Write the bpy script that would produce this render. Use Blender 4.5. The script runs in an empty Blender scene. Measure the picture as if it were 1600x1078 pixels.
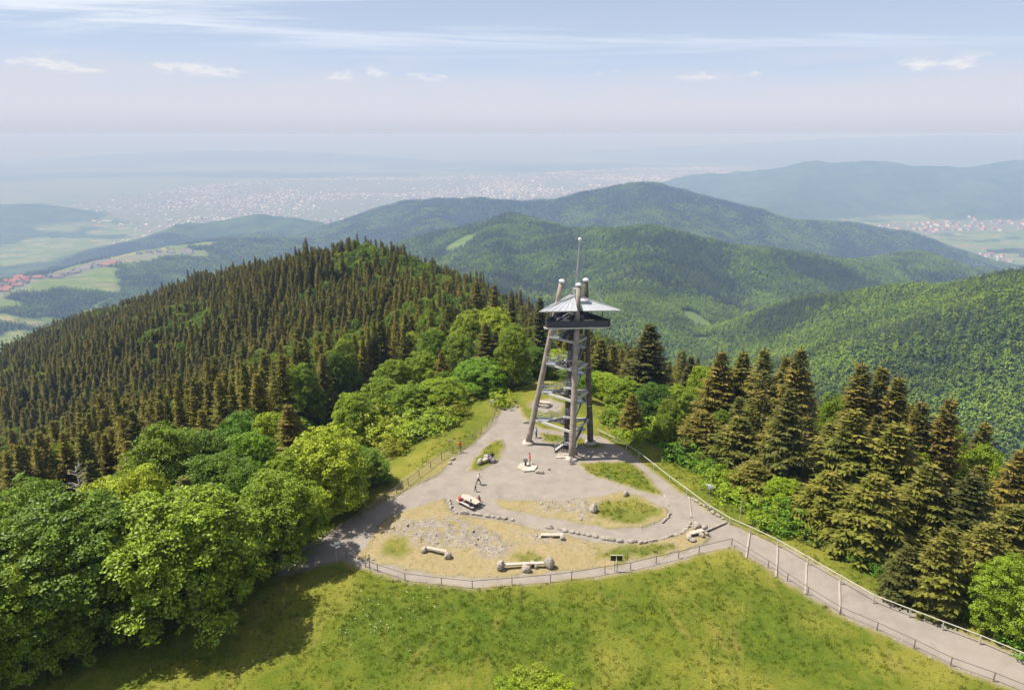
import bpy, bmesh, math, random
import numpy as np
from mathutils import Vector, Matrix, Quaternion

R = math.radians
scene = bpy.context.scene
COL = scene.collection

# ------------------------------------------------------------------ camera
FPX = 1081.0                      # focal length in photograph pixels (1600 wide)
PITCH = R(16.9)                   # camera looks down by this
CAMZ = 45.0                       # metres above the summit plaza (z = 0)
cam_data = bpy.data.cameras.new('camera')
cam = bpy.data.objects.new('camera', cam_data)
COL.objects.link(cam)
cam.location = (0, 0, CAMZ)
cam.rotation_euler = (R(90) - PITCH, 0, 0)
cam_data.sensor_fit = 'HORIZONTAL'
cam_data.sensor_width = 36.0
cam_data.lens = 36.0 * FPX / 1600.0
cam_data.clip_start = 0.5
cam_data.clip_end = 300000.0
scene.camera = cam

# ------------------------------------------------------------------ sky, sun, exposure
SUN_EL = 60.0
SUN_AZ = 172.0                    # direction the light comes from, degrees ccw from +X
SKY_STRENGTH = 0.05
w = bpy.data.worlds.new('World')
scene.world = w
w.use_nodes = True
nt = w.node_tree
nt.nodes.clear()
def N(t, kind, **kw):
    n = t.nodes.new(kind)
    for k, v in kw.items():
        setattr(n, k, v)
    return n
def math_node(t, op, a, b=None, clamp=False):
    n = N(t, 'ShaderNodeMath', operation=op, use_clamp=clamp)
    for i, v in enumerate((a, b)):
        if v is None: continue
        if isinstance(v, (int, float)): n.inputs[i].default_value = v
        else: t.links.new(v, n.inputs[i])
    return n.outputs[0]
def mapr(t, v, a, b, c=0.0, d=1.0, smooth=True):
    n = N(t, 'ShaderNodeMapRange', interpolation_type='SMOOTHSTEP' if smooth else 'LINEAR')
    t.links.new(v, n.inputs[0])
    for i, q in enumerate((a, b, c, d)): n.inputs[i + 1].default_value = q
    return n.outputs[0]
def mixc(t, f, a, b, blend='MIX'):
    n = N(t, 'ShaderNodeMix', data_type='RGBA', blend_type=blend)
    for s, v in ((n.inputs[0], f), (n.inputs[6], a), (n.inputs[7], b)):
        if isinstance(v, (int, float)): s.default_value = v
        elif isinstance(v, tuple): s.default_value = (*v, 1.0) if len(v) == 3 else v
        else: t.links.new(v, s)
    return n.outputs[2]

sky = N(nt, 'ShaderNodeTexSky', sky_type='NISHITA', sun_disc=False)
sky.sun_elevation = R(SUN_EL)
sky.sun_rotation = R(90.0 - SUN_AZ)
sky.altitude = 1300.0
sky.air_density = 1.0
sky.dust_density = 1.2
sky.ozone_density = 2.5
VEIL_SKY = (0.385, 0.445, 0.570)
LOW_SKY = (0.350, 0.372, 0.425)
HAZE_SKY = (0.425, 0.432, 0.480)
tc = N(nt, 'ShaderNodeTexCoord')
sep = N(nt, 'ShaderNodeSeparateXYZ'); nt.links.new(tc.outputs['Generated'], sep.inputs[0])
dx, dy, dz = sep.outputs
skyb = N(nt, 'ShaderNodeVectorMath', operation='SCALE')
nt.links.new(sky.outputs[0], skyb.inputs[0]); skyb.inputs['Scale'].default_value = SKY_STRENGTH
# the haze layer round the whole horizon: dense lavender at the bottom, thinning to a pale blue veil
veil = mapr(nt, dz, 0.0, 0.42, 1.0, 0.0, smooth=False)
veil = math_node(nt, 'POWER', veil, 0.7)
c0 = mixc(nt, math_node(nt, 'MULTIPLY', veil, 0.92), skyb.outputs[0], VEIL_SKY)
hzn = N(nt, 'ShaderNodeTexNoise'); hzn.inputs['Scale'].default_value = 5.0; hzn.inputs['Detail'].default_value = 5.0
hmap = N(nt, 'ShaderNodeMapping'); hmap.inputs['Scale'].default_value = (1, 1, 8)
nt.links.new(tc.outputs['Generated'], hmap.inputs[0]); nt.links.new(hmap.outputs[0], hzn.inputs['Vector'])
dzn = math_node(nt, 'ADD', dz, mapr(nt, hzn.outputs['Fac'], 0.3, 0.7, -0.016, 0.016, smooth=False))
hz = mapr(nt, dzn, 0.035, 0.105, 1.0, 0.0)
c1 = mixc(nt, math_node(nt, 'MULTIPLY', hz, 0.92), c0, HAZE_SKY)
c1 = mixc(nt, mapr(nt, dz, -0.004, 0.035, 1.0, 0.0), c1, LOW_SKY)
# thin cirrus: noise on a plane far above, stretched in streaks
zc = math_node(nt, 'MAXIMUM', dz, 0.02)
px_ = math_node(nt, 'DIVIDE', dx, zc); py_ = math_node(nt, 'DIVIDE', dy, zc)
comb = N(nt, 'ShaderNodeCombineXYZ'); nt.links.new(px_, comb.inputs[0]); nt.links.new(py_, comb.inputs[1])
cm = N(nt, 'ShaderNodeMapping'); cm.inputs['Scale'].default_value = (0.20, 0.52, 1.0); cm.inputs['Rotation'].default_value = (0, 0, R(-7)); cm.inputs['Location'].default_value = (1.7, 0.3, 0)
nt.links.new(comb.outputs[0], cm.inputs[0])
cn = N(nt, 'ShaderNodeTexNoise'); cn.inputs['Scale'].default_value = 1.0; cn.inputs['Detail'].default_value = 7.0; cn.inputs['Roughness'].default_value = 0.58; cn.inputs['Distortion'].default_value = 0.6
nt.links.new(cm.outputs[0], cn.inputs['Vector'])
cir = mapr(nt, cn.outputs['Fac'], 0.44, 0.66)
cir = math_node(nt, 'MULTIPLY', cir, mapr(nt, dz, 0.085, 0.135))
c2 = mixc(nt, math_node(nt, 'MULTIPLY', cir, 0.85), c1, (0.53, 0.56, 0.61))
# small fair-weather cumulus in a low band
um = N(nt, 'ShaderNodeMapping'); um.inputs['Scale'].default_value = (9, 9, 26); um.inputs['Location'].default_value = (3.1, 0.6, 0.2)
nt.links.new(tc.outputs['Generated'], um.inputs[0])
un = N(nt, 'ShaderNodeTexNoise'); un.inputs['Scale'].default_value = 1.6; un.inputs['Detail'].default_value = 9.0; un.inputs['Roughness'].default_value = 0.55
nt.links.new(um.outputs[0], un.inputs['Vector'])
cu = mapr(nt, un.outputs['Fac'], 0.54, 0.68)
band = math_node(nt, 'MULTIPLY', mapr(nt, dz, 0.066, 0.074), mapr(nt, dz, 0.076, 0.095, 1.0, 0.0))
cu = math_node(nt, 'MULTIPLY', math_node(nt, 'MULTIPLY', cu, band), 0.75)
c3 = mixc(nt, cu, c2, (0.56, 0.55, 0.54))
bg = N(nt, 'ShaderNodeBackground'); nt.links.new(c3, bg.inputs[0]); bg.inputs[1].default_value = 1.0
wo = N(nt, 'ShaderNodeOutputWorld'); nt.links.new(bg.outputs[0], wo.inputs[0])

sd = bpy.data.lights.new('sun', 'SUN'); sd.energy = 5.0; sd.angle = R(0.53); sd.color = (1.0, 0.945, 0.85)
sun = bpy.data.objects.new('sun', sd); COL.objects.link(sun)
sunv = Vector((math.cos(R(SUN_EL)) * math.cos(R(SUN_AZ)), math.cos(R(SUN_EL)) * math.sin(R(SUN_AZ)), math.sin(R(SUN_EL))))
sun.rotation_euler = sunv.to_track_quat('Z', 'Y').to_euler()
sun.location = (-60, -30, 120)

vs = scene.view_settings
vs.view_transform = 'Standard'; vs.look = 'None'; vs.exposure = 0.75; vs.gamma = 1.0; vs.use_curve_mapping = False
cy = scene.cycles
cy.use_denoising = True
cy.use_adaptive_sampling = True; cy.adaptive_threshold = 0.015
cy.max_bounces = 4; cy.diffuse_bounces = 1; cy.glossy_bounces = 2; cy.transmission_bounces = 3; cy.volume_bounces = 0; cy.transparent_max_bounces = 6
cy.sample_clamp_indirect = 4.0

# ------------------------------------------------------------------ pixel -> place helpers (survey of the photograph)
SP, CP = math.sin(PITCH), math.cos(PITCH)
def ray(px, py):
    xn = (px - 800.0) / FPX; yn = (539.0 - py) / FPX
    return xn, CP + yn * SP, -SP + yn * CP
def at_z(px, py, z=0.0):
    a, b, c = ray(px, py); t = (z - CAMZ) / c
    return (a * t, b * t, z)
def at_y(px, py, Y):
    a, b, c = ray(px, py); t = Y / b
    return (a * t, Y, CAMZ + c * t)
def poly_z(pts, z=0.0):
    return np.array([at_z(x, y, z)[:2] for x, y in pts])

# ------------------------------------------------------------------ numpy noise
def _hash(ix, iy, s):
    n = (ix * 374761393 + iy * 668265263 + s * 1274126177) & 0xFFFFFFFF
    n = ((n ^ (n >> 13)) * 1274126177) & 0xFFFFFFFF
    return ((n ^ (n >> 16)) & 0xFFFF) / 65535.0
def vnoise(x, y, s=0):
    ix = np.floor(x).astype(np.int64); iy = np.floor(y).astype(np.int64)
    fx = x - ix; fy = y - iy
    fx = fx * fx * (3 - 2 * fx); fy = fy * fy * (3 - 2 * fy)
    a = _hash(ix, iy, s); b = _hash(ix + 1, iy, s); c = _hash(ix, iy + 1, s); d = _hash(ix + 1, iy + 1, s)
    return (a * (1 - fx) + b * fx) * (1 - fy) + (c * (1 - fx) + d * fx) * fy
def fbm(x, y, s=0, o=4):
    v = 0; a = 0.5
    for i in range(o):
        v = v + a * (vnoise(x, y, s + i * 17) * 2 - 1); a *= 0.5
        x, y = 1.6 * x + 1.2 * y + 11.3, -1.2 * x + 1.6 * y + 5.7
    return v
def sstep(a, b, x):
    t = np.clip((x - a) / (b - a), 0, 1); return t * t * (3 - 2 * t)
def sdist(poly, x, y):
    """signed distance to a polygon, negative inside"""
    d = np.full(x.shape, 1e18); ins = np.zeros(x.shape, bool)
    n = len(poly)
    for i in range(n):
        x0, y0 = poly[i]; x1, y1 = poly[(i + 1) % n]
        ex, ey = x1 - x0, y1 - y0
        t = np.clip(((x - x0) * ex + (y - y0) * ey) / (ex * ex + ey * ey + 1e-12), 0, 1)
        d = np.minimum(d, (x - x0 - t * ex) ** 2 + (y - y0 - t * ey) ** 2)
        if abs(ey) > 1e-9:
            c = ((y0 > y) != (y1 > y)) & (x < ex * (y - y0) / ey + x0)
            ins ^= c
    d = np.sqrt(d)
    return np.where(ins, -d, d)

# ------------------------------------------------------------------ terrain height
SUMMIT = poly_z([(60, 1075), (300, 1010), (430, 925), (500, 860), (610, 775), (690, 716), (760, 655), (790, 628), (860, 612),
                 (935, 668), (1010, 715), (1110, 776), (1240, 858), (1400, 950), (1600, 1040), (1760, 1110)])
SUMMIT = np.vstack([SUMMIT, [[38, 20], [34, -120], [-38, -120], [-42, 36]]])
def off(p, dz): return (p[0], p[1], p[2] + dz)
RIDGES = [
  # (points, slope on the left of travel, slope on the right, rounding, noise)
  ([(2, -160, -6), (4, 60, -2), (4, 118, -2), (-6, 160, -11), (-24, 220, -24), off(at_y(640, 402, 315), -22), off(at_y(560, 366, 355), -19), off(at_y(500, 378, 385), -20), off(at_y(430, 392, 430), -21),
    off(at_y(320, 415, 500), -24), off(at_y(200, 457, 550), -27), off(at_y(100, 500, 580), -29), off(at_y(0, 560, 600), -31), (-600, 740, -370), (-1300, 1500, -640)], 0.36, 0.52, 14),
  ([off(at_y(1800, 415, 760), -12), off(at_y(1700, 424, 900), -12), off(at_y(1600, 434, 1000), -12), off(at_y(1450, 448, 1150), -12), off(at_y(1300, 474, 1300), -12),
    off(at_y(1150, 524, 1400), -12), off(at_y(1050, 562, 1480), -12), (150, 1560, -480)], 0.46, 0.46, 40),
  ([at_y(500, 440, 3100), at_y(620, 396, 3100), at_y(700, 362, 3050), at_y(800, 350, 2950), at_y(880, 364, 2600), at_y(950, 372, 2350), at_y(1030, 374, 2250), at_y(1150, 394, 2250),
    at_y(1250, 405, 2400), at_y(1330, 404, 2700), at_y(1420, 401, 2900), at_y(1530, 432, 3100), at_y(1640, 480, 3000)], 0.42, 0.36, 60),
  ([at_y(1030, 374, 2250), at_y(1000, 430, 1750), at_y(960, 500, 1350)], 0.45, 0.45, 40),
  ([at_y(800, 350, 2950), at_y(760, 420, 2100), at_y(740, 480, 1500)], 0.40, 0.45, 40),
  ([at_y(1420, 401, 2900), at_y(1280, 450, 2150), at_y(1200, 480, 1800)], 0.42, 0.45, 40),
  ([at_y(430, 400, 6800), at_y(540, 358, 6400), at_y(620, 330, 5900), at_y(680, 319, 5600), at_y(800, 319, 5300), at_y(880, 316, 5200), at_y(950, 304, 5000), at_y(1010, 298, 4900), at_y(1090, 318, 4800),
    at_y(1250, 346, 4800), at_y(1400, 370, 4900), at_y(1480, 388, 5000), at_y(1530, 410, 5000)], 0.36, 0.34, 90),
  ([at_y(1010, 298, 4900), at_y(1040, 345, 4000), at_y(1090, 390, 3300)], 0.4, 0.4, 70),
  ([at_y(640, 327, 5900), at_y(690, 350, 4700), at_y(700, 380, 4000)], 0.4, 0.4, 70),
  ([at_y(900, 304, 13000), at_y(980, 294, 12500), at_y(1100, 274, 12000), at_y(1200, 267, 11800), at_y(1270, 257, 11500), at_y(1340, 253, 11200), at_y(1450, 259, 11000), at_y(1540, 263, 11000),
    at_y(1600, 252, 11000), at_y(1750, 240, 11000), at_y(2100, 240, 10000)], 0.30, 0.30, 160),
  ([at_y(1270, 257, 11500), at_y(1250, 300, 9600), at_y(1200, 330, 8200)], 0.3, 0.3, 120),
  ([at_y(1540, 263, 11000), at_y(1530, 310, 9300), at_y(1500, 338, 8300)], 0.3, 0.3, 120),
  ([at_y(170, 402, 5900), at_y(230, 376, 6200), at_y(300, 354, 6500), at_y(400, 339, 6700), at_y(450, 347, 6700), at_y(510, 370, 6500), at_y(560, 392, 6300)], 0.26, 0.24, 120),
  ([at_y(-260, 330, 9500), at_y(-60, 324, 9300), at_y(50, 322, 9200), at_y(140, 346, 8800)], 0.22, 0.22, 120),
  ([at_z(-260, 560, -640), at_z(-120, 520, -640), at_z(-20, 482, -640), at_z(60, 452, -640), at_z(170, 428, -640), at_z(300, 398, -640), at_z(390, 384, -650)], 0.26, 0.26, 420),
  # faint ranges across the plain
  ([at_y(-200, 250, 30000), at_y(80, 250, 30000), at_y(200, 241, 30000), at_y(330, 237, 30000), at_y(480, 239, 30000), at_y(600, 247, 30000)], 0.10, 0.10, 600),
  ([at_y(960, 236, 40000), at_y(1150, 226, 38000), at_y(1350, 216, 36000), at_y(1500, 212, 34000), at_y(1700, 213, 34000), at_y(2100, 213, 34000)], 0.07, 0.07, 800),
  ([at_y(-400, 219, 58000), at_y(100, 217, 58000), at_y(500, 218, 58000), at_y(900, 219, 58000)], 0.06, 0.06, 800),
]
def height(x, y):
    x = np.asarray(x, float); y = np.asarray(y, float)
    r = np.hypot(x, y)
    hs = []
    plain = -1040.0 + 110.0 * sstep(1500, 4000, x) * sstep(11000, 7000, y)
    hs.append(plain)
    for pts, sl, sr, rnd in RIDGES:
        best = np.full(x.shape, -1e9)
        for (x0, y0, z0), (x1, y1, z1) in zip(pts[:-1], pts[1:]):
            ex, ey = x1 - x0, y1 - y0; L2 = ex * ex + ey * ey
            t = np.clip(((x - x0) * ex + (y - y0) * ey) / L2, 0, 1)
            ddx = x - x0 - t * ex; ddy = y - y0 - t * ey
            d = np.hypot(ddx, ddy)
            side = (ex * ddy - ey * ddx) / (math.sqrt(L2) * np.maximum(d, 1e-6))   # +1 left of travel
            s = sl * (0.5 + 0.5 * side) + sr * (0.5 - 0.5 * side)
            best = np.maximum(best, z0 + t * (z1 - z0) - s * (np.sqrt(d * d + rnd * rnd) - rnd))
        hs.append(best)
    # the levelled summit
    sdm = sdist(SUMMIT, x, y) if x.size else r
    k = 3.0
    out = np.maximum(sdm - 1.0, 0)
    s = np.where(x > 10, 0.46, 0.36)
    summit = -s * (np.sqrt(out * out + 36) - 6)
    H = np.stack(hs)
    m = H.max(0)
    kk = np.clip(r * 0.008, 2.0, 40.0)
    z = m + kk * np.log(np.exp((H - m) / kk).sum(0))
    # spurs and hollows on the far slopes
    amp = sstep(200, 1600, r)
    up = np.clip((z - plain) / 260.0, 0, 1)
    spur = 1.0 - np.abs(fbm(x / 900.0, y / 900.0, 3, 4)) * 3.0
    z = z + amp * up * (26.0 * spur * np.clip(r / 3000, 0.4, 1.6) + 16.0 * fbm(x / 240.0, y / 240.0, 9, 3))
    z = z + 3.0 * sstep(40, 160, r) * fbm(x / 60.0, y / 60.0, 21, 3)
    # smooth union with the summit (only near)
    near = r < 420
    zz = np.where(near, np.maximum(z - 0.6, summit) + 0.0, z)
    bl = sstep(4.0, 18.0, np.maximum(sdm, 0))
    zsum = np.where(sdm < 4, summit, zz)
    return np.where(near, zsum * (1 - bl) + zz * bl, zz)
def H1(x, y): return float(height(np.array([x]), np.array([y]))[0])

# ------------------------------------------------------------------ material helpers
MATS = {}
def principled(name, color, rough=0.8, spec=0.3, metal=0.0, noise=0.0, nscale=3.0, bump=0.0, coord='Object'):
    m = bpy.data.materials.new(name); m.use_nodes = True; t = m.node_tree
    b = t.nodes['Principled BSDF']
    b.inputs['Roughness'].default_value = rough; b.inputs['Metallic'].default_value = metal
    b.inputs['Specular IOR Level'].default_value = spec
    b.inputs['Base Color'].default_value = (*color, 1)
    if noise > 0:
        co = N(t, 'ShaderNodeTexCoord'); n = N(t, 'ShaderNodeTexNoise')
        n.inputs['Scale'].default_value = nscale; n.inputs['Detail'].default_value = 6.0; n.inputs['Roughness'].default_value = 0.6
        t.links.new(co.outputs[coord], n.inputs['Vector'])
        f = mapr(t, n.outputs['Fac'], 0.3, 0.7)
        lo = tuple(c * (1 - noise) for c in color); hi = tuple(min(1, c * (1 + noise)) for c in color)
        t.links.new(mixc(t, f, lo, hi), b.inputs['Base Color'])
        if bump > 0:
            bp = N(t, 'ShaderNodeBump'); bp.inputs['Strength'].default_value = bump; bp.inputs['Distance'].default_value = 0.05
            t.links.new(n.outputs['Fac'], bp.inputs['Height']); t.links.new(bp.outputs[0], b.inputs['Normal'])
    MATS[name] = m
    return m
def leaf_mat(name, cols, trans=0.3, tcol=(1.2, 1.25, 0.5), spec=0.25, rough=0.5, top=None, island=0.5, patch=0.0):
    m = bpy.data.materials.new(name); m.use_nodes = True; t = m.node_tree
    b = t.nodes['Principled BSDF']; out = t.nodes['Material Output']
    oi = N(t, 'ShaderNodeObjectInfo'); geo = N(t, 'ShaderNodeNewGeometry')
    ramp = N(t, 'ShaderNodeValToRGB'); t.links.new(oi.outputs['Random'], ramp.inputs[0])
    el = ramp.color_ramp.elements
    while len(el) < len(cols): el.new(0.5)
    for i, c in enumerate(cols):
        el[i].position = i / max(1, len(cols) - 1); el[i].color = (*c, 1)
    col = ramp.outputs[0]
    if top is not None:                                   # cones and new growth in the upper crown
        tcn = N(t, 'ShaderNodeTexCoord'); sx = N(t, 'ShaderNodeSeparateXYZ'); t.links.new(tcn.outputs['Object'], sx.inputs[0])
        nn = N(t, 'ShaderNodeTexNoise'); nn.inputs['Scale'].default_value = 0.35; nn.inputs['Detail'].default_value = 3.0
        t.links.new(tcn.outputs['Object'], nn.inputs['Vector'])
        f = math_node(t, 'MULTIPLY', mapr(t, sx.outputs[2], 5.0, 19.0), mapr(t, nn.outputs['Fac'], 0.38, 0.62))
        f = math_node(t, 'MULTIPLY', f, mapr(t, geo.outputs['Random Per Island'], 0.25, 0.5))
        col = mixc(t, f, col, top)
    v = mapr(t, geo.outputs['Random Per Island'], 0, 1, 1 - island, 1 + island, smooth=False)
    vm = N(t, 'ShaderNodeVectorMath', operation='SCALE'); t.links.new(col, vm.inputs[0]); t.links.new(v, vm.inputs['Scale'])
    if patch > 0:                                         # stands of lighter and darker trees
        pn = N(t, 'ShaderNodeTexNoise'); pn.inputs['Scale'].default_value = 0.009; pn.inputs['Detail'].default_value = 4.0
        t.links.new(oi.outputs['Location'], pn.inputs['Vector'])
        v2 = N(t, 'ShaderNodeVectorMath', operation='SCALE'); t.links.new(vm.outputs[0], v2.inputs[0]); t.links.new(mapr(t, pn.outputs['Fac'], 0.35, 0.65, 1 - patch, 1 + patch, smooth=False), v2.inputs['Scale']); vm = v2
    col = mixc(t, 1.0, vm.outputs[0], oi.outputs['Color'], 'MULTIPLY')
    t.links.new(col, b.inputs['Base Color'])
    b.inputs['Roughness'].default_value = rough; b.inputs['Specular IOR Level'].default_value = spec
    tr = N(t, 'ShaderNodeBsdfTranslucent'); t.links.new(mixc(t, 1.0, col, tcol, 'MULTIPLY'), tr.inputs[0])
    mx = N(t, 'ShaderNodeMixShader'); mx.inputs[0].default_value = trans
    t.links.new(b.outputs[0], mx.inputs[1]); t.links.new(tr.outputs[0], mx.inputs[2]); t.links.new(mx.outputs[0], out.inputs[0])
    MATS[name] = m
    return m

BARK = principled('bark', (0.12, 0.09, 0.065), 0.9, 0.1, noise=0.4, nscale=4.0, bump=0.5)
BEECH = leaf_mat('beech_leaf', [(0.098, 0.155, 0.009), (0.130, 0.200, 0.010), (0.165, 0.240, 0.012), (0.215, 0.275, 0.015)], 0.18, spec=0.22, island=0.6)
SPRUCE = leaf_mat('spruce_needle', [(0.060, 0.070, 0.014), (0.080, 0.086, 0.016), (0.100, 0.098, 0.018), (0.125, 0.112, 0.020)], 0.12, (1.1, 1.0, 0.5), 0.15, 0.65, top=(0.130, 0.112, 0.028), island=0.45)
KNOLLNEEDLE = leaf_mat('knoll_spruce_needle', [(0.092, 0.105, 0.012), (0.125, 0.125, 0.014), (0.155, 0.138, 0.015), (0.190, 0.155, 0.016)], 0.12, (1.1, 1.0, 0.5), 0.12, 0.7, top=(0.150, 0.132, 0.026), island=0.5)
FARLEAF = leaf_mat('far_beech_leaf', [(0.130, 0.205, 0.013), (0.158, 0.242, 0.014), (0.188, 0.270, 0.015), (0.235, 0.31, 0.018)], 0.15, island=0.22, patch=0.42)
FARNEEDLE = leaf_mat('far_conifer_needle', [(0.044, 0.070, 0.018), (0.058, 0.084, 0.02), (0.072, 0.092, 0.02), (0.088, 0.104, 0.022)], 0.08, island=0.25, patch=0.4)

# ------------------------------------------------------------------ mesh builder
class MB:
    def __init__(s): s.v = []; s.f = []; s.m = []
    def add(s, vs, fs, mi=0):
        o = len(s.v); s.v += [tuple(p) for p in vs]
        for f in fs: s.f.append(tuple(i + o for i in f)); s.m.append(mi)
    def box(s, c, d, rz=0.0, mi=0, rot=None):
        hx, hy, hz_ = d[0] / 2, d[1] / 2, d[2] / 2
        M = rot if rot is not None else Matrix.Rotation(rz, 3, 'Z')
        vs = [Vector(c) + M @ Vector((sx * hx, sy * hy, sz * hz_)) for sz in (-1, 1) for sy in (-1, 1) for sx in (-1, 1)]
        s.add(vs, [(0, 2, 3, 1), (4, 5, 7, 6), (0, 1, 5, 4), (2, 6, 7, 3), (0, 4, 6, 2), (1, 3, 7, 5)], mi)
    def beam(s, a, b, wd, ht, mi=0):
        a = Vector(a); b = Vector(b); d = b - a; L = d.length
        if L < 1e-6: return
        y = d.normalized(); up = Vector((0, 0, 1))
        if abs(y.dot(up)) > 0.98: up = Vector((1, 0, 0))
        x = y.cross(up).normalized(); z = x.cross(y)
        M = Matrix((x, y, z)).transposed()
        s.box((a + b) / 2, (wd, L, ht), rot=M, mi=mi)
    def tube(s, pts, rad, n=8, mi=0, cap=True):
        pts = [Vector(p) for p in pts]
        if isinstance(rad, (int, float)): rad = [rad] * len(pts)
        rings = []
        for i, p in enumerate(pts):
            d = (pts[min(i + 1, len(pts) - 1)] - pts[max(i - 1, 0)]).normalized()
            up = Vector((0, 0, 1)) if abs(d.z) < 0.95 else Vector((1, 0, 0))
            x = d.cross(up).normalized(); y = d.cross(x)
            rings.append([p + (x * math.cos(2 * math.pi * k / n) + y * math.sin(2 * math.pi * k / n)) * rad[i] for k in range(n)])
        vs = [q for r_ in rings for q in r_]; fs = []
        for i in range(len(pts) - 1):
            for k in range(n):
                fs.append((i * n + k, i * n + (k + 1) % n, (i + 1) * n + (k + 1) % n, (i + 1) * n + k))
        if cap:
            fs.append(tuple(range(n))); fs.append(tuple(range((len(pts) - 1) * n, len(pts) * n))[::-1])
        s.add(vs, fs, mi)
    def prism(s, poly, z0, z1, mi=0):
        n = len(poly)
        vs = [(x, y, z0) for x, y in poly] + [(x, y, z1) for x, y in poly]
        s.add(vs, [tuple(range(n))[::-1], tuple(range(n, 2 * n))] + [(i, (i + 1) % n, n + (i + 1) % n, n + i) for i in range(n)], mi)
    def mesh(s, name, mats, smooth=False):
        me = bpy.data.meshes.new(name); me.from_pydata(s.v, [], s.f); 
        for m in (mats if isinstance(mats, (list, tuple)) else [mats]): me.materials.append(m)
        me.polygons.foreach_set('material_index', s.m)
        if smooth: me.polygons.foreach_set('use_smooth', [True] * len(me.polygons))
        bm = bmesh.new(); bm.from_mesh(me); bmesh.ops.recalc_face_normals(bm, faces=bm.faces); bm.to_mesh(me); bm.free()
        me.update(); return me
    def build(s, name, mats, parent=None, smooth=False):
        return link(name, s.mesh(name, mats, smooth), parent)
def link(name, me, parent=None, loc=None, rz=0.0, scale=None):
    o = bpy.data.objects.new(name, me); COL.objects.link(o)
    if parent is not None: o.parent = parent
    if loc is not None: o.location = loc
    if rz: o.rotation_euler = (0, 0, rz)
    if scale is not None: o.scale = scale if isinstance(scale, tuple) else (scale,) * 3
    return o
def tag(o, label=None, cat=None, group=None, kind=None):
    if label: o['label'] = label
    if cat: o['category'] = cat
    if group: o['group'] = group
    if kind: o['kind'] = kind
    return o
def thing(name, label, cat, loc=(0, 0, 0), rz=0.0, group=None):
    o = bpy.data.objects.new(name, None); COL.objects.link(o); o.empty_display_size = 0.3
    o.location = loc; o.rotation_euler = (0, 0, rz)
    return tag(o, label, cat, group)
def np_mesh(name, V, F, mats, smooth=False):
    """V (n,3) array, F (m,k) array of equal-size faces"""
    me = bpy.data.meshes.new(name); nf, k = F.shape
    me.vertices.add(len(V)); me.vertices.foreach_set('co', np.ascontiguousarray(V, dtype=np.float32).ravel())
    me.loops.add(nf * k); me.loops.foreach_set('vertex_index', np.ascontiguousarray(F, dtype=np.int32).ravel())
    me.polygons.add(nf); me.polygons.foreach_set('loop_start', np.arange(0, nf * k, k, dtype=np.int32))
    if smooth: me.polygons.foreach_set('use_smooth', np.ones(nf, bool))
    for m in (mats if isinstance(mats, (list, tuple)) else [mats]): me.materials.append(m)
    me.update(calc_edges=True); me.validate(); return me
def fattr(me, name, arr):
    a = me.attributes.new(name, 'FLOAT', 'POINT'); a.data.foreach_set('value', np.ascontiguousarray(arr, dtype=np.float32))
# ================================================================== THE GROUND
def polys(l): return [poly_z(p) for p in l]
GRAVEL = poly_z([(440, 880), (500, 842), (590, 790), (640, 765), (690, 738), (713, 712), (745, 690), (776, 650), (790, 636), (806, 632), (822, 658), (845, 671), (880, 676), (935, 681),
    (985, 710), (1020, 738), (1060, 768), (1100, 795), (1140, 820), (1180, 838), (1240, 862), (1300, 898), (1400, 948), (1500, 990), (1600, 1027), (1750, 1092),
    (1750, 1135), (1590, 1077), (1500, 1046), (1400, 1001), (1310, 958), (1260, 928), (1200, 889), (1146, 855), (1090, 866), (1030, 884), (960, 897), (860, 908), (740, 918),
    (640, 908), (560, 885), (536, 876), (490, 885), (440, 900)])
ISLANDS = polys([
  [(733, 736), (738, 718), (768, 691), (786, 686), (788, 703), (776, 722), (748, 735)],
  [(903, 724), (940, 721), (985, 722), (1008, 738), (1036, 774), (1000, 767), (950, 751), (917, 739)],
  [(765, 779), (830, 783), (890, 782), (935, 776), (972, 767), (1020, 783), (1046, 798), (1040, 812), (1005, 824), (950, 826), (900, 816), (840, 806), (785, 794)],
  [(843, 677), (880, 680), (925, 688), (950, 700), (925, 700), (880, 693), (848, 690)],
])
DRY = poly_z([(556, 872), (575, 845), (602, 812), (650, 791), (694, 780), (708, 803), (760, 811), (800, 817), (850, 830), (900, 841), (960, 851), (1020, 847), (1068, 834), (1085, 822), (1110, 836), (1100, 852),
    (1030, 870), (960, 884), (860, 895), (740, 904), (640, 892), (575, 874)])
ROCK = polys([[(620, 818), (700, 808), (770, 826), (800, 850), (770, 868), (700, 860), (640, 850), (600, 835)], [(790, 828), (880, 838), (900, 856), (830, 850)], [(850, 783), (930, 782), (910, 806), (840, 800)]])
GREENP = polys([[(600, 840), (640, 832), (655, 862), (620, 876), (595, 868)], [(930, 856), (1000, 852), (1075, 852), (1040, 868), (960, 880), (935, 872)], [(925, 790), (985, 772), (1040, 795), (1035, 812), (985, 822), (930, 815)],
    [(800, 866), (830, 858), (845, 880), (815, 885)]])
BACKPAD = poly_z([(826, 634), (835, 626), (858, 624), (880, 632), (872, 642), (845, 645)])
LUSH = polys([[(560, 935), (700, 925), (850, 930), (1000, 925), (1120, 900), (1180, 940), (1010, 990), (980, 1078), (560, 1078), (520, 1000)], [(1180, 920), (1320, 1000), (1330, 1078), (1180, 1078), (1100, 1010)]])
BARE = polys([[(596, 905), (625, 905), (628, 940), (600, 936)], [(930, 950), (965, 960), (985, 1078), (930, 1078)]])

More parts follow.
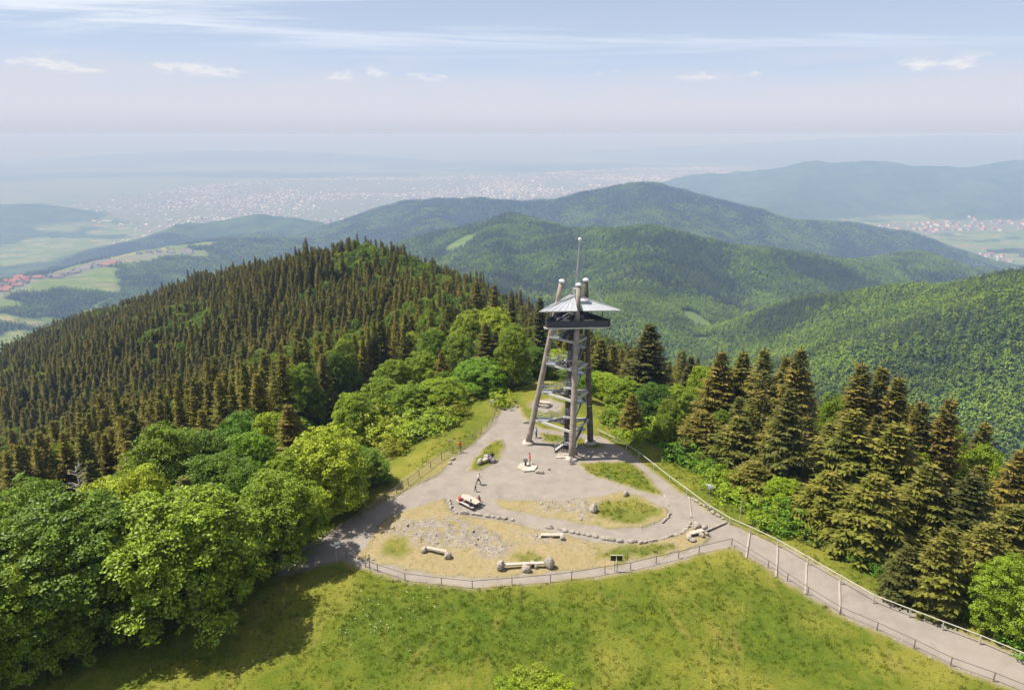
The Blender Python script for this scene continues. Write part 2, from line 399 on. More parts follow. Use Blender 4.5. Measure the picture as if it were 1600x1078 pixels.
NX0, NX1, NY0, NY1, NS = -72.0, 72.0, 34.0, 132.0, 0.30
gx = np.arange(NX0, NX1 + 1e-6, NS); gy = np.arange(NY0, NY1 + 1e-6, NS)
GX, GY = np.meshgrid(gx, gy); X = GX.ravel(); Y = GY.ravel()
wob = 0.35 * fbm(X / 1.3, Y / 1.3, 31, 3); 
sg = sdist(GRAVEL, X, Y) + wob * 1.2
for isl in ISLANDS: sg = np.maximum(sg, -(sdist(isl, X, Y) + wob * 1.4))
sdry = sdist(DRY, X, Y) + wob * 1.6
sg = np.maximum(sg, -sdry)
sg = np.minimum(sg, sdist(BACKPAD, X, Y) + wob)
a_gravel = 1 - sstep(-0.22, 0.22, sg)
a_rock = np.zeros_like(X)
for p in ROCK: a_rock = np.maximum(a_rock, 1 - sstep(-1.5, 1.2, sdist(p, X, Y) + 2.2 * fbm(X / 2.2, Y / 2.2, 44, 3)))
a_green = np.zeros_like(X)
for p in GREENP: a_green = np.maximum(a_green, 1 - sstep(-1.2, 0.6, sdist(p, X, Y) + 1.5 * fbm(X / 1.5, Y / 1.5, 47, 3)))
a_dry = 1 - sstep(-0.4, 0.4, sdry)
sD = sdist(ISLANDS[2], X, Y)
a_dry = np.maximum(a_dry, 1 - sstep(-0.5, 0.5, sD))
# dry verge between the left fence and the path, and a dry rim where meadow meets gravel
verge = poly_z([(590, 792), (640, 767), (690, 740), (713, 712), (700, 706), (680, 716), (640, 742), (600, 770), (570, 795)])
a_dry = np.maximum(a_dry, 0.55 * (1 - sstep(-0.4, 0.8, sdist(verge, X, Y))))
a_dry = np.maximum(a_dry, 0.6 * (1 - sstep(0.1, 0.9, np.abs(sg))))
a_dry = a_dry * (1 - 0.9 * a_green)
a_rock = a_rock * (a_dry > 0.3)
a_lush = np.zeros_like(X)
for p in LUSH: a_lush = np.maximum(a_lush, 1 - sstep(-5, 3, sdist(p, X, Y) + 7 * fbm(X / 6, Y / 6, 52, 3)))
for p in BARE: a_lush = np.minimum(a_lush, sstep(-1.5, 1.5, sdist(p, X, Y) + 1.5 * fbm(X / 2, Y / 2, 53, 3)))
Z = height(X, Y)
flat = a_gravel
Z = Z + (1 - flat) * (0.10 * fbm(X / 0.9, Y / 0.9, 61, 3) + 0.22 * fbm(X / 5, Y / 5, 62, 3) + 0.05)
ridge = 1 - np.abs(fbm(X / 1.6 + Y / 3.1, Y / 0.7, 71, 4)) * 3.2
Z = Z + a_rock * (1 - flat) * np.clip(ridge, -0.4, 1) * 0.26
edge = np.minimum(np.minimum(X - NX0, NX1 - X), np.minimum(Y - NY0, NY1 - Y))
Z = Z - 1.2 * (1 - sstep(0, 2.5, edge))

def attr(t, name):
    a = N(t, 'ShaderNodeAttribute'); a.attribute_name = name; return a.outputs['Fac']
def noise(t, co, scale, detail=5, rough=0.6, vec_scale=None, dist=0.0):
    n = N(t, 'ShaderNodeTexNoise'); n.inputs['Scale'].default_value = scale; n.inputs['Detail'].default_value = detail; n.inputs['Roughness'].default_value = rough; n.inputs['Distortion'].default_value = dist
    if vec_scale:
        mp = N(t, 'ShaderNodeMapping'); mp.inputs['Scale'].default_value = vec_scale; t.links.new(co, mp.inputs[0]); co = mp.outputs[0]
    t.links.new(co, n.inputs['Vector']); return n.outputs['Fac']
gm = bpy.data.materials.new('summit_ground'); gm.use_nodes = True; t = gm.node_tree
b = t.nodes['Principled BSDF']; b.inputs['Roughness'].default_value = 0.95; b.inputs['Specular IOR Level'].default_value = 0.1
co = N(t, 'ShaderNodeTexCoord').outputs['Object']
nfine = noise(t, co, 2.6, 6, 0.7); nmid = noise(t, co, 0.55, 5, 0.6); nbig = noise(t, co, 0.11, 4, 0.55); nvf = noise(t, co, 9.0, 4, 0.7)
grassA = mixc(t, mapr(t, nmid, 0.34, 0.66), (0.085, 0.118, 0.010), (0.140, 0.146, 0.016))
grassA = mixc(t, mapr(t, nbig, 0.42, 0.68), grassA, (0.200, 0.185, 0.030))
grassA = mixc(t, mapr(t, nfine, 0.52, 0.75), grassA, (0.042, 0.068, 0.006))
grassB = mixc(t, mapr(t, nmid, 0.34, 0.66), (0.058, 0.094, 0.008), (0.098, 0.130, 0.011))
grassB = mixc(t, mapr(t, nfine, 0.50, 0.72), grassB, (0.030, 0.058, 0.005))
grass = mixc(t, attr(t, 'lush'), grassA, grassB)
grass = mixc(t, math_node(t, 'MULTIPLY', mapr(t, nvf, 0.54, 0.70), 0.75), grass, (0.215, 0.225, 0.045))
nv2 = noise(t, co, 5.0, 3, 0.6); grass = mixc(t, math_node(t, 'MULTIPLY', mapr(t, nv2, 0.54, 0.66), 0.75), grass, (0.028, 0.050, 0.005))
nlane = noise(t, co, 0.35, 4, 0.6, (1.0, 0.35, 1.0), 0.8); grass = mixc(t, math_node(t, 'MULTIPLY', mapr(t, nlane, 0.56, 0.70), 0.5), grass, (0.20, 0.165, 0.04))
dry = mixc(t, mapr(t, nfine, 0.35, 0.65), (0.310, 0.242, 0.135), (0.235, 0.187, 0.082))
dry = mixc(t, mapr(t, nmid, 0.58, 0.74), dry, (0.155, 0.160, 0.032))
dry = mixc(t, mapr(t, nvf, 0.55, 0.75), dry, (0.40, 0.33, 0.20))
rock = mixc(t, mapr(t, noise(t, co, 3.0, 7, 0.65, (1, 2.6, 1), 0.4), 0.35, 0.65), (0.18, 0.157, 0.137), (0.34, 0.29, 0.235))
rock = mixc(t, mapr(t, noise(t, co, 1.3, 4, 0.6), 0.50, 0.62), rock, (0.26, 0.21, 0.085))
crack = noise(t, co, 1.1, 6, 0.6, (1, 2.8, 1), 1.2)
ck = math_node(t, 'MULTIPLY', mapr(t, crack, 0.478, 0.50), mapr(t, crack, 0.50, 0.522, 1, 0))
rock = mixc(t, math_node(t, 'MULTIPLY', ck, 0.75), rock, (0.09, 0.08, 0.065))
gravel = mixc(t, mapr(t, nmid, 0.3, 0.7), (0.218, 0.188, 0.160), (0.255, 0.222, 0.190))
gravel = mixc(t, mapr(t, nvf, 0.58, 0.8), gravel, (0.175, 0.150, 0.128))
ntr = noise(t, co, 0.28, 5, 0.65, None, 1.5); gravel = mixc(t, math_node(t, 'MULTIPLY', mapr(t, ntr, 0.50, 0.66), 0.55), gravel, (0.185, 0.160, 0.136))
nst = noise(t, co, 16.0, 2, 0.5); gravel = mixc(t, math_node(t, 'MULTIPLY', mapr(t, nst, 0.60, 0.72), 0.5), gravel, (0.33, 0.29, 0.25))
gravel = mixc(t, math_node(t, 'MULTIPLY', mapr(t, nbig, 0.5, 0.7), 0.45), gravel, (0.28, 0.24, 0.195))
col = mixc(t, attr(t, 'dry'), grass, dry)
col = mixc(t, attr(t, 'rock'), col, rock)
col = mixc(t, attr(t, 'gravel'), col, gravel)
t.links.new(col, b.inputs['Base Color'])
bp = N(t, 'ShaderNodeBump'); bp.inputs['Distance'].default_value = 0.12; bp.inputs['Strength'].default_value = 0.7
hgt = math_node(t, 'MULTIPLY', math_node(t, 'ADD', nfine, nvf), math_node(t, 'SUBTRACT', 1.0, math_node(t, 'MULTIPLY', attr(t, 'gravel'), 0.93)))
t.links.new(hgt, bp.inputs['Height']); t.links.new(bp.outputs[0], b.inputs['Normal'])

nxn, nyn = len(gx), len(gy)
idx = np.arange(nxn * nyn).reshape(nyn, nxn)
F = np.stack([idx[:-1, :-1].ravel(), idx[:-1, 1:].ravel(), idx[1:, 1:].ravel(), idx[1:, :-1].ravel()], 1)
fg = a_gravel[F].mean(1); fd = np.maximum(a_dry, a_rock)[F].mean(1)
inD = (1 - sstep(-1, 1, sdry))[F].mean(1)
cls = np.where(fg > 0.5, 1, np.where(inD > 0.5, 2, 0))
V = np.stack([X, Y, Z], 1)
for c, nm in ((0, 'meadow'), (1, 'gravel_path'), (2, 'rocky_ground')):
    Fc = F[cls == c]; used, inv = np.unique(Fc, return_inverse=True)
    me = np_mesh(nm, V[used], inv.reshape(Fc.shape), gm, True)
    for an, ar in (('gravel', a_gravel), ('dry', a_dry), ('rock', a_rock), ('lush', a_lush)): fattr(me, an, ar[used])
    tag(link(nm, me), kind='structure')
def ground_z(x, y):
    i = int(round((x - NX0) / NS)); j = int(round((y - NY0) / NS))
    if 0 <= i < nxn and 0 <= j < nyn: return float(Z[j * nxn + i])
    return H1(x, y)
def on(px, py):
    x, y, _ = at_z(px, py, 0.0); z = ground_z(x, y)
    x, y, _ = at_z(px, py, z); return (x, y, ground_z(x, y))

# ---- the land out to the horizon, one sheet in rings about the summit
rs = [0.0]; r_ = 8.0
while r_ < 72000:
    rs.append(r_); r_ = r_ * 1.0135 + 0.9
rs = np.array(rs)
th = np.concatenate([np.linspace(R(90 - 46), R(90 + 46), 430), np.linspace(R(90 + 46), R(450 - 46), 70)[1:-1]])
TR, TT = np.meshgrid(rs, th, indexing='ij')
TX = (TR * np.cos(TT)).ravel(); TY = (TR * np.sin(TT)).ravel()
TZ = height(TX, TY)
nr, nth = TR.shape
inn = (TX > NX0 + 4) & (TX < NX1 - 4) & (TY > NY0 + 4) & (TY < NY1 - 4)
ti = np.arange(nr * nth).reshape(nr, nth); tj = np.roll(ti, -1, axis=1)
TF = np.stack([ti[:-1].ravel(), ti[1:].ravel(), tj[1:].ravel(), tj[:-1].ravel()], 1)
TF = TF[~inn[TF].all(1)]
CITY = poly_z([(60, 330), (180, 312), (260, 296), (420, 282), (560, 276), (760, 276), (1000, 262), (1180, 262), (1080, 282), (960, 305), (860, 316), (740, 312), (640, 318), (560, 345), (500, 372), (440, 380), (300, 400), (200, 385), (240, 360), (130, 345)], -1040)
TOWN = np.vstack([poly_z([(1340, 352), (1420, 346), (1640, 346), (1660, 352), (1640, 362), (1500, 360), (1440, 368)], -930), ])
TOWN2 = poly_z([(1470, 400), (1530, 396), (1580, 402), (1580, 420), (1550, 428), (1510, 418)], -930)
VILLAGE = poly_z([(-60, 470), (0, 450), (60, 428), (110, 414), (180, 404), (260, 398), (300, 392), (310, 402), (200, 415), (140, 430), (70, 450), (10, 478), (-60, 500)], -640)
PLATEAU = poly_z([(-300, 600), (-200, 500), (20, 425), (60, 398), (130, 386), (300, 374), (350, 378), (300, 405), (200, 424), (160, 470), (110, 500), (20, 560)], -640)
def land_masks(x, y, z):
    r = np.hypot(x, y)
    plain = -1040.0 + 110.0 * sstep(1500, 4000, x) * sstep(11000, 7000, y)
    up = sstep(14, 60, z - plain + 14 * fbm(x / 300, y / 300, 81, 3))
    patch = sstep(0.08, 0.15, fbm(x / 700, y / 520, 83, 4))
    patch = np.where(r > 14000, sstep(-0.05, 0.1, fbm(x / 3500, y / 2500, 84, 4)), patch)
    forest = np.maximum(up, patch)
    pl = 1 - sstep(-60, 60, sdist(PLATEAU, x, y) + 160 * fbm(x / 420, y / 420, 85, 3))
    wood = sstep(0.07, 0.13, fbm(x / 190 + 3.1, y / 150, 86, 3))
    forest = forest * (1 - pl) + pl * wood
    city = 1 - sstep(-250, 250, sdist(CITY, x, y) + 700 * fbm(x / 1400, y / 1400, 87, 3))
    town = np.maximum(1 - sstep(-60, 60, sdist(TOWN, x, y)), 1 - sstep(-60, 60, sdist(TOWN2, x, y)))
    vil = 1 - sstep(-30, 30, sdist(VILLAGE, x, y) + 40 * fbm(x / 150, y / 150, 88, 3))
    city = np.maximum(np.maximum(city, town), 0.8 * vil) * np.where(up * (1 - pl) > 0.5, 0, 1)
    valley = (x > 2500) & (y < 9500) & (up < 0.5)
    forest = np.where(valley, np.minimum(forest, sstep(0.16, 0.22, fbm(x / 500, y / 400, 89, 3))), forest)
    forest = forest * (1 - city)
    # two clearings on the slopes behind the tower
    for (cx_, cy_, Yd, rx, ry) in ((1090, 487, 1500, 34, 70), (1103, 517, 1330, 26, 34), (720, 392, 2700, 60, 90), (560, 425, 2600, 80, 60)):
        p = at_y(cx_, cy_, Yd)
        forest = forest * sstep(0.8, 1.2, np.hypot((x - p[0]) / rx, (y - p[1]) / ry))
    return forest, city
t_for, t_city = land_masks(TX, TY, TZ)
lm = bpy.data.materials.new('land'); lm.use_nodes = True; t = lm.node_tree
b = t.nodes['Principled BSDF']; b.inputs['Roughness'].default_value = 1.0; b.inputs['Specular IOR Level'].default_value = 0.05
co = N(t, 'ShaderNodeTexCoord').outputs['Object']
vo = N(t, 'ShaderNodeTexVoronoi'); vo.inputs['Scale'].default_value = 0.0055
wv = N(t, 'ShaderNodeMapping'); wv.inputs['Rotation'].default_value = (0, 0, R(24)); wv.inputs['Scale'].default_value = (1, 1.9, 0)
t.links.new(co, wv.inputs[0]); t.links.new(wv.outputs[0], vo.inputs['Vector'])
sx = N(t, 'ShaderNodeSeparateColor'); t.links.new(vo.outputs['Color'], sx.inputs[0])
fr = N(t, 'ShaderNodeValToRGB'); t.links.new(sx.outputs[0], fr.inputs[0]); fr.color_ramp.interpolation = 'CONSTANT'
el = fr.color_ramp.elements
FC = [(0.0, (0.10, 0.15, 0.03)), (0.22, (0.14, 0.18, 0.04)), (0.42, (0.08, 0.125, 0.03)), (0.60, (0.18, 0.20, 0.06)), (0.74, (0.26, 0.22, 0.11)), (0.86, (0.12, 0.16, 0.04)), (0.94, (0.22, 0.165, 0.10))]
while len(el) < len(FC): el.new(0.5)
for i, (p, c) in enumerate(FC): el[i].position = p; el[i].color = (*c, 1)
fld = mixc(t, mapr(t, noise(t, co, 0.02, 5), 0.35, 0.7), fr.outputs[0], (0.11, 0.15, 0.04))
nf1 = noise(t, co, 0.055, 6, 0.7); nf2 = noise(t, co, 0.004, 5, 0.6)
fo = mixc(t, mapr(t, nf2, 0.40, 0.62), (0.042, 0.070, 0.020), (0.082, 0.130, 0.022))
fo = mixc(t, mapr(t, nf1, 0.40, 0.62), fo, (0.030, 0.050, 0.016))
vc = N(t, 'ShaderNodeTexVoronoi'); vc.inputs['Scale'].default_value = 0.03; t.links.new(co, vc.inputs['Vector'])
vcs = N(t, 'ShaderNodeSeparateColor'); t.links.new(vc.outputs['Color'], vcs.inputs[0])
ci = mixc(t, vcs.outputs[0], (0.10, 0.12, 0.075), (0.20, 0.18, 0.14))
ci = mixc(t, mapr(t, noise(t, co, 0.008, 4), 0.45, 0.65), ci, (0.10, 0.14, 0.06))
col = mixc(t, attr(t, 'forest'), fld, fo)
col = mixc(t, attr(t, 'city'), col, ci)
t.links.new(col, b.inputs['Base Color'])
bp = N(t, 'ShaderNodeBump'); bp.inputs['Distance'].default_value = 9.0; bp.inputs['Strength'].default_value = 1.0
t.links.new(math_node(t, 'MULTIPLY', noise(t, co, 0.07, 3, 0.6), attr(t, 'forest')), bp.inputs['Height']); t.links.new(bp.outputs[0], b.inputs['Normal'])
used, inv = np.unique(TF, return_inverse=True)
me = np_mesh('terrain', np.stack([TX, TY, TZ], 1)[used], inv.reshape(TF.shape), lm, True)
fattr(me, 'forest', t_for[used]); fattr(me, 'city', t_city[used])
tag(link('terrain', me), kind='structure')

# visibility of a point above the land (used to leave out trees nobody can see)
el_ang = (TZ.reshape(nr, nth) - CAMZ) / np.maximum(TR, 1.0)
runmax = np.maximum.accumulate(el_ang, axis=0)
def visible(x, y, z, top, margin=0.0):
    """True where a thing with this top shows above the land in front of it"""
    r = np.hypot(x, y); a = np.arctan2(y, x)
    ir = np.clip(np.searchsorted(rs, r * 0.985) - 1, 0, nr - 1)
    ia = np.clip(np.rint((a - R(44)) / R(92) * 429).astype(int), 0, 429)
    return (z + top - CAMZ) / r > runmax[ir, ia] - margin
def in_view(x, y, m=40.0):
    d = y * CP + 45 * SP
    px = 800 + FPX * x / np.maximum(d, 1); return (y > 30) & (px > -m) & (px < 1600 + m)

# ---- the air
hm = bpy.data.materials.new('haze_air'); hm.use_nodes = True; t = hm.node_tree; t.nodes.clear()
pv = N(t, 'ShaderNodeVolumePrincipled'); pv.inputs['Color'].default_value = (0.29, 0.44, 0.78, 1); pv.inputs['Absorption Color'].default_value = (0.68, 0.57, 0.30, 1); pv.inputs['Density'].default_value = 1.5e-4; pv.inputs['Anisotropy'].default_value = 0.0
ho = N(t, 'ShaderNodeOutputMaterial'); t.links.new(pv.outputs[0], ho.inputs['Volume'])
mb = MB(); mb.box((0, 0, -510), (160000, 160000, 1140)); tag(mb.build('haze', hm), 'pale blue summer haze filling the valleys', 'haze', kind='stuff')
# ================================================================== TREES
rng = np.random.default_rng(7)
def quads_to_mesh(name, C, U, W, mat):
    """rhombic leaves: centres C, half-axes U and W"""
    n = len(C); V = np.empty((n, 4, 3)); V[:, 0] = C - U; V[:, 1] = C + W * 0.9 - U * 0.1; V[:, 2] = C + U; V[:, 3] = C - W * 0.9 - U * 0.1
    return np_mesh(name, V.reshape(-1, 3), np.arange(n * 4).reshape(n, 4), mat)
def unit(v): return v / np.maximum(np.linalg.norm(v, axis=-1, keepdims=True), 1e-9)
def beech_crown(name, seed, sprays=950, per=48, leaf=0.108, mat=BEECH, Hc=13.0, Rc=6.0, z0=1.2, nl=40):
    """crown for a tree 14 m tall, 12 m wide: lobes carrying flat, drooping sprays of leaves"""
    g = np.random.default_rng(seed)
    lob = []
    for i in range(nl):
        a = 2 * math.pi * (i * 0.618 + g.uniform(-0.05, 0.05)); hgt = (i + 0.5) / nl
        zz = z0 + 1.2 + (Hc - 2.6) * hgt ** 0.85
        prof = math.sqrt(max(0.02, 1 - ((hgt - 0.36) / 0.70) ** 2))
        rr = Rc * 0.72 * prof * g.uniform(0.70, 1.10)
        lob.append((rr * math.cos(a), rr * math.sin(a), zz, g.uniform(1.25, 2.15) * (1.05 - 0.2 * hgt)))
    lob.append((0, 0, z0 + Hc - 2.4, 2.4)); lob.append((0.6, -0.4, z0 + Hc * 0.55, 3.6))
    lob = np.array(lob); wts = lob[:, 3] ** 2; wts /= wts.sum()
    li = g.choice(len(lob), sprays, p=wts)
    d = unit(g.normal(size=(sprays, 3)) + np.array([0, 0, 0.35]))
    depth = np.where(g.random(sprays) < 0.88, g.uniform(0.86, 1.06, sprays), g.uniform(0.45, 0.85, sprays))
    c = lob[li, :3] + d * lob[li, 3:4] * depth[:, None] * np.array([1, 1, 0.82])
    c[:, 2] = np.maximum(c[:, 2], z0 * 0.5)
    nrm = unit(d * 0.55 + np.array([0, 0, 0.75]) + g.normal(size=(sprays, 3)) * 0.22)
    # leaves of each spray
    nrm = np.repeat(nrm, per, 0); c = np.repeat(c, per, 0); n = len(c)
    tang = unit(np.cross(nrm, g.normal(size=(n, 3)))); rad = np.sqrt(g.random(n)) * np.repeat(g.uniform(0.42, 0.85, sprays), per)
    pos = c + tang * rad[:, None]; pos[:, 2] -= 0.32 * rad ** 2
    pos += nrm * g.normal(size=(n, 1)) * 0.06
    ln = unit(nrm + g.normal(size=(n, 3)) * 0.42)
    u = unit(np.cross(ln, g.normal(size=(n, 3)))); v = np.cross(ln, u)
    s = g.uniform(0.7, 1.3, n)[:, None] * leaf
    return quads_to_mesh(name, pos, u * s * 1.15, v * s * 0.8, mat)
def trunk_mesh(name, seed, h, r0, limbs=7, mat=BARK):
    g = random.Random(seed); mb = MB(); pts = []; rd = []
    for i in range(6):
        f = i / 5; pts.append((g.uniform(-.18, .18) * f, g.uniform(-.18, .18) * f, h * f - 0.6)); rd.append(r0 * (1.25 - f) if i else r0 * 1.7)
    mb.tube(pts, [max(0.03, q) for q in rd], 8)
    for k in range(limbs):
        f = 0.25 + 0.6 * k / max(1, limbs); a = k * 2.4 + g.uniform(-.3, .3); L = h * (0.36 - 0.22 * f) * 1.2
        p = Vector((0, 0, h * f - 0.6)); e = p + Vector((math.cos(a) * L, math.sin(a) * L, L * 0.62)); m = (p + e) / 2 - Vector((0, 0, L * 0.08))
        mb.tube([p, m, e], [r0 * 0.42 * (1.1 - f), r0 * 0.26 * (1.1 - f), 0.03], 5)
    return mb.mesh(name, mat, True)
def spruce_crown(name, seed, h=20.0, Rb=3.6, whorls=50, br=9, tw=10, mat=SPRUCE, width=0.12, power=0.82):
    g = np.random.default_rng(seed); C = []; U = []; W = []
    for k in range(whorls):
        f = (k + 0.3) / whorls; z = 1.0 + (h - 1.2) * f ** 1.02
        L0 = Rb * (1 - f) ** power * (1.0 if f > 0.12 else 0.8) + 0.16
        nb = max(5, int(br * (0.65 + 0.5 * (1 - f))))
        a0 = g.uniform(0, 6.28)
        for j in range(nb):
            a = a0 + 6.283 * (j + g.uniform(-.35, .35)) / nb; L = L0 * g.uniform(0.52, 1.24)
            zb = z + g.uniform(-.30, .30) * min(1.0, 2.2 * (1 - f))
            pit = -0.30 + 0.95 * f ** 1.6 + g.uniform(-.12, .12)
            dirv = np.array([math.cos(a) * math.cos(pit), math.sin(a) * math.cos(pit), math.sin(pit)])
            side = np.array([-math.sin(a), math.cos(a), 0.0])
            nt_ = max(3, int(tw * (0.35 + 0.65 * L / Rb)))
            tt = np.linspace(0.18, 1.0, nt_)
            for q, tq in enumerate(tt):
                base = np.array([0, 0, zb]) + dirv * L * tq + np.array([0, 0, 0.16 * L * tq ** 2 * (1 - f) - 0.0])
                ln = (0.20 + 0.26 * L * (1.08 - tq) ** 0.8) * g.uniform(0.8, 1.2)
                for sgn in ((-1, 1) if q < nt_ - 1 else (0,)):
                    dd = dirv * (0.62 if sgn else 1.0) + side * sgn * 0.85 + np.array([0, 0, -0.28 - 0.25 * g.random()])
                    dd /= np.linalg.norm(dd)
                    ww = np.cross(dd, np.array([0, 0, 1.0]) + 0.5 * g.normal(size=3)); ww /= max(1e-6, np.linalg.norm(ww))
                    C.append(base + dd * ln * 0.8); U.append(dd * ln); W.append(ww * width * (0.9 + 0.5 * L / Rb) * g.uniform(0.8, 1.35))
    # leader
    for k in range(5):
        C.append(np.array([0, 0, h - 0.3 + 0.12 * k])); U.append(np.array([0.05, 0.02, 0.35])); a = k * 1.3; W.append(np.array([math.cos(a), math.sin(a), 0]) * 0.06)
    return quads_to_mesh(name, np.array(C), np.array(U), np.array(W), mat)
def shrub_crown(name, seed, mat=BEECH): return beech_crown(name, seed, 150, 24, 0.14, mat, 2.9, 1.7, 0.2, 9)

BEECH_M = [beech_crown('beech_crown_mesh_%d' % i, 100 + i) for i in range(5)]
BEECH_T = [trunk_mesh('beech_trunk_mesh_%d' % i, 10 + i, 11.5, 0.30) for i in range(3)]
SPRUCE_M = [spruce_crown('spruce_crown_mesh_%d' % i, 200 + i, Rb=[3.5, 3.1, 3.8, 2.8][i], power=[0.74, 0.66, 0.82, 0.62][i]) for i in range(4)]
SPARSE_M = [spruce_crown('sparse_spruce_mesh_%d' % i, 240 + i, Rb=2.9, whorls=30, br=5, tw=6, width=0.10, power=0.5) for i in range(2)]
def remat(m, mat):
    c = m.copy(); c.materials.clear(); c.materials.append(mat); return c
KNOLL_M = [remat(m, KNOLLNEEDLE) for m in SPRUCE_M + SPARSE_M]
SPRUCE_T = [trunk_mesh('spruce_trunk_mesh', 30, 19.6, 0.26, 0)]
SHRUB_M = [shrub_crown('shrub_crown_mesh_%d' % i, 300 + i) for i in range(2)]
SHRUB_T = [trunk_mesh('shrub_stem_mesh', 40, 2.2, 0.06, 3)]

tree_n = [0]
def plant_tree(kind, x, y, z, hgt, wid, label, group=None, tint=(1, 1, 1), seed=None):
    i = tree_n[0]; tree_n[0] += 1; g = random.Random(i * 7 + 3)
    if kind == 'beech': nm, cat, cr, tr, h0, w0 = 'beech_tree', 'tree', BEECH_M, BEECH_T, 14.2, 12.4
    elif kind == 'spruce': nm, cat, cr, tr, h0, w0 = 'spruce_tree', 'tree', SPRUCE_M, SPRUCE_T, 20.2, 6.8
    else: nm, cat, cr, tr, h0, w0 = 'shrub', 'shrub', SHRUB_M, SHRUB_T, 3.2, 3.6
    o = thing(nm, label, cat, (x, y, z), g.uniform(0, 6.28), group)
    s = (wid / w0, wid / w0, hgt / h0); o.scale = s
    o.rotation_euler = (g.uniform(-.03, .03), g.uniform(-.03, .03), g.uniform(0, 6.28))
    link('trunk', tr[i % len(tr)], o)
    if tint is None: cm_ = KNOLL_M[i % 4 if i % 7 != 3 else 4 + i % 2]; tint = (1, 1, 1)
    else: cm_ = cr[i % len(cr)] if not (kind == 'spruce' and group and i % 7 == 3) else SPARSE_M[i % 2]
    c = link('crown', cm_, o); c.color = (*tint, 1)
    return o
placed = []                                             # (x, y, radius) of single trees, kept clear by the forest
def top_tree(kind, px, pyt, D, wid, label, group=None, tint=(1, 1, 1)):
    x, y, zt = at_y(px, pyt, D); z = ground_z(x, y) - 0.1
    h = max(2.0 if kind == 'shrub' else 5.0, zt - z)
    placed.append((x, y, wid * 0.42))
    return plant_tree(kind, x, y, z, h, wid, label, group, tint)
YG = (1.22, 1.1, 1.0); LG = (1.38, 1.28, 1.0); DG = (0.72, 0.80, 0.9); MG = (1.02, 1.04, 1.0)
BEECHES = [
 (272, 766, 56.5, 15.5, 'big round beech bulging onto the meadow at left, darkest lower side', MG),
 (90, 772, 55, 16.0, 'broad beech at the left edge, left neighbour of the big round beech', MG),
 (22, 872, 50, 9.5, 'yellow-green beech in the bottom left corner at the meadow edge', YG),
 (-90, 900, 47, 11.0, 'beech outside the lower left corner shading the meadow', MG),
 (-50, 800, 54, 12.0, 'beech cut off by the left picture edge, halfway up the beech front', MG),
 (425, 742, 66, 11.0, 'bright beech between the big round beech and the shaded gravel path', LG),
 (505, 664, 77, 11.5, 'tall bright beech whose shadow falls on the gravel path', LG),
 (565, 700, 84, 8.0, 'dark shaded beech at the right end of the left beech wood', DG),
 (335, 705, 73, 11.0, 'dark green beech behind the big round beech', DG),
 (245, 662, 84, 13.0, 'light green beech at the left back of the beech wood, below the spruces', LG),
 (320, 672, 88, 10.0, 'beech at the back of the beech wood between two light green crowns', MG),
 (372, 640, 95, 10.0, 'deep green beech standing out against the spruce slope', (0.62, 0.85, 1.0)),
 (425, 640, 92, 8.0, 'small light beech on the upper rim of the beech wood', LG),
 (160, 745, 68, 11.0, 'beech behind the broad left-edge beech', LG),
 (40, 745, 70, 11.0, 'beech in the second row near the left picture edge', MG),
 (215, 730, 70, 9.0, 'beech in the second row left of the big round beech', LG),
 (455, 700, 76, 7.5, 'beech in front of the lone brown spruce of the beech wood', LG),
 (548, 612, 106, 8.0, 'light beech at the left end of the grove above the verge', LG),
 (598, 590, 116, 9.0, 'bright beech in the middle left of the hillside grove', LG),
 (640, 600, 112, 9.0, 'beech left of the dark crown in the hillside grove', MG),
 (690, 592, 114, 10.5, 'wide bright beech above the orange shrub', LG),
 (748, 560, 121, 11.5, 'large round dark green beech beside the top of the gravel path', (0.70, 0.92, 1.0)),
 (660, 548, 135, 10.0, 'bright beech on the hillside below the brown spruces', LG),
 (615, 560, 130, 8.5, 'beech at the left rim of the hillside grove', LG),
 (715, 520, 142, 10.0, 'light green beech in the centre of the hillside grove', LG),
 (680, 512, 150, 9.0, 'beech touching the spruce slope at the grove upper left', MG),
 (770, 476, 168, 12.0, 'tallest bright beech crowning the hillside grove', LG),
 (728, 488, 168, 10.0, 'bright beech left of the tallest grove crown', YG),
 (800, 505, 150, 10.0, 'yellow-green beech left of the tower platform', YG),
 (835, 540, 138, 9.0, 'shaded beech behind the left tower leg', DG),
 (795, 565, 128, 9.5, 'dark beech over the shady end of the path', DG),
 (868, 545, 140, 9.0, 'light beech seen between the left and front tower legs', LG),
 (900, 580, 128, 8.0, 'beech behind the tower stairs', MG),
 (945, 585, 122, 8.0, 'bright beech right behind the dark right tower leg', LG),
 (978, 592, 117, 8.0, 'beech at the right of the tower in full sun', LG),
 (1022, 598, 108, 8.5, 'deeply shaded dark beech at the right of the tower', (0.50, 0.62, 0.85)),  # tint darkens the leaves, painting the shade into their colour
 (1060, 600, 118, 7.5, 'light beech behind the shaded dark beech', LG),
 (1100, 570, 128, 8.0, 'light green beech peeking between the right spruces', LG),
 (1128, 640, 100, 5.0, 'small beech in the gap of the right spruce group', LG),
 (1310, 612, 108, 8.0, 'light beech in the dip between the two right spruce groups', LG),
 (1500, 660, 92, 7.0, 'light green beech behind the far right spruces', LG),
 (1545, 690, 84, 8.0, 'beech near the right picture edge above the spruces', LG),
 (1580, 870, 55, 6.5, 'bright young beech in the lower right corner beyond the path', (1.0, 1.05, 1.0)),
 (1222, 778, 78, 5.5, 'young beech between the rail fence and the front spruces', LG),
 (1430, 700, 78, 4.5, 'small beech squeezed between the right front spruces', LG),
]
for px, pt, D, wd, lb, ti_ in BEECHES: top_tree('beech', px, pt, D, wd, lb, None, ti_)
OG = (1.3, 1.28, 1.0); BR = (1.32, 1.15, 0.9); DK = (0.75, 0.78, 0.8); SG = (1.5, 1.48, 1.05)
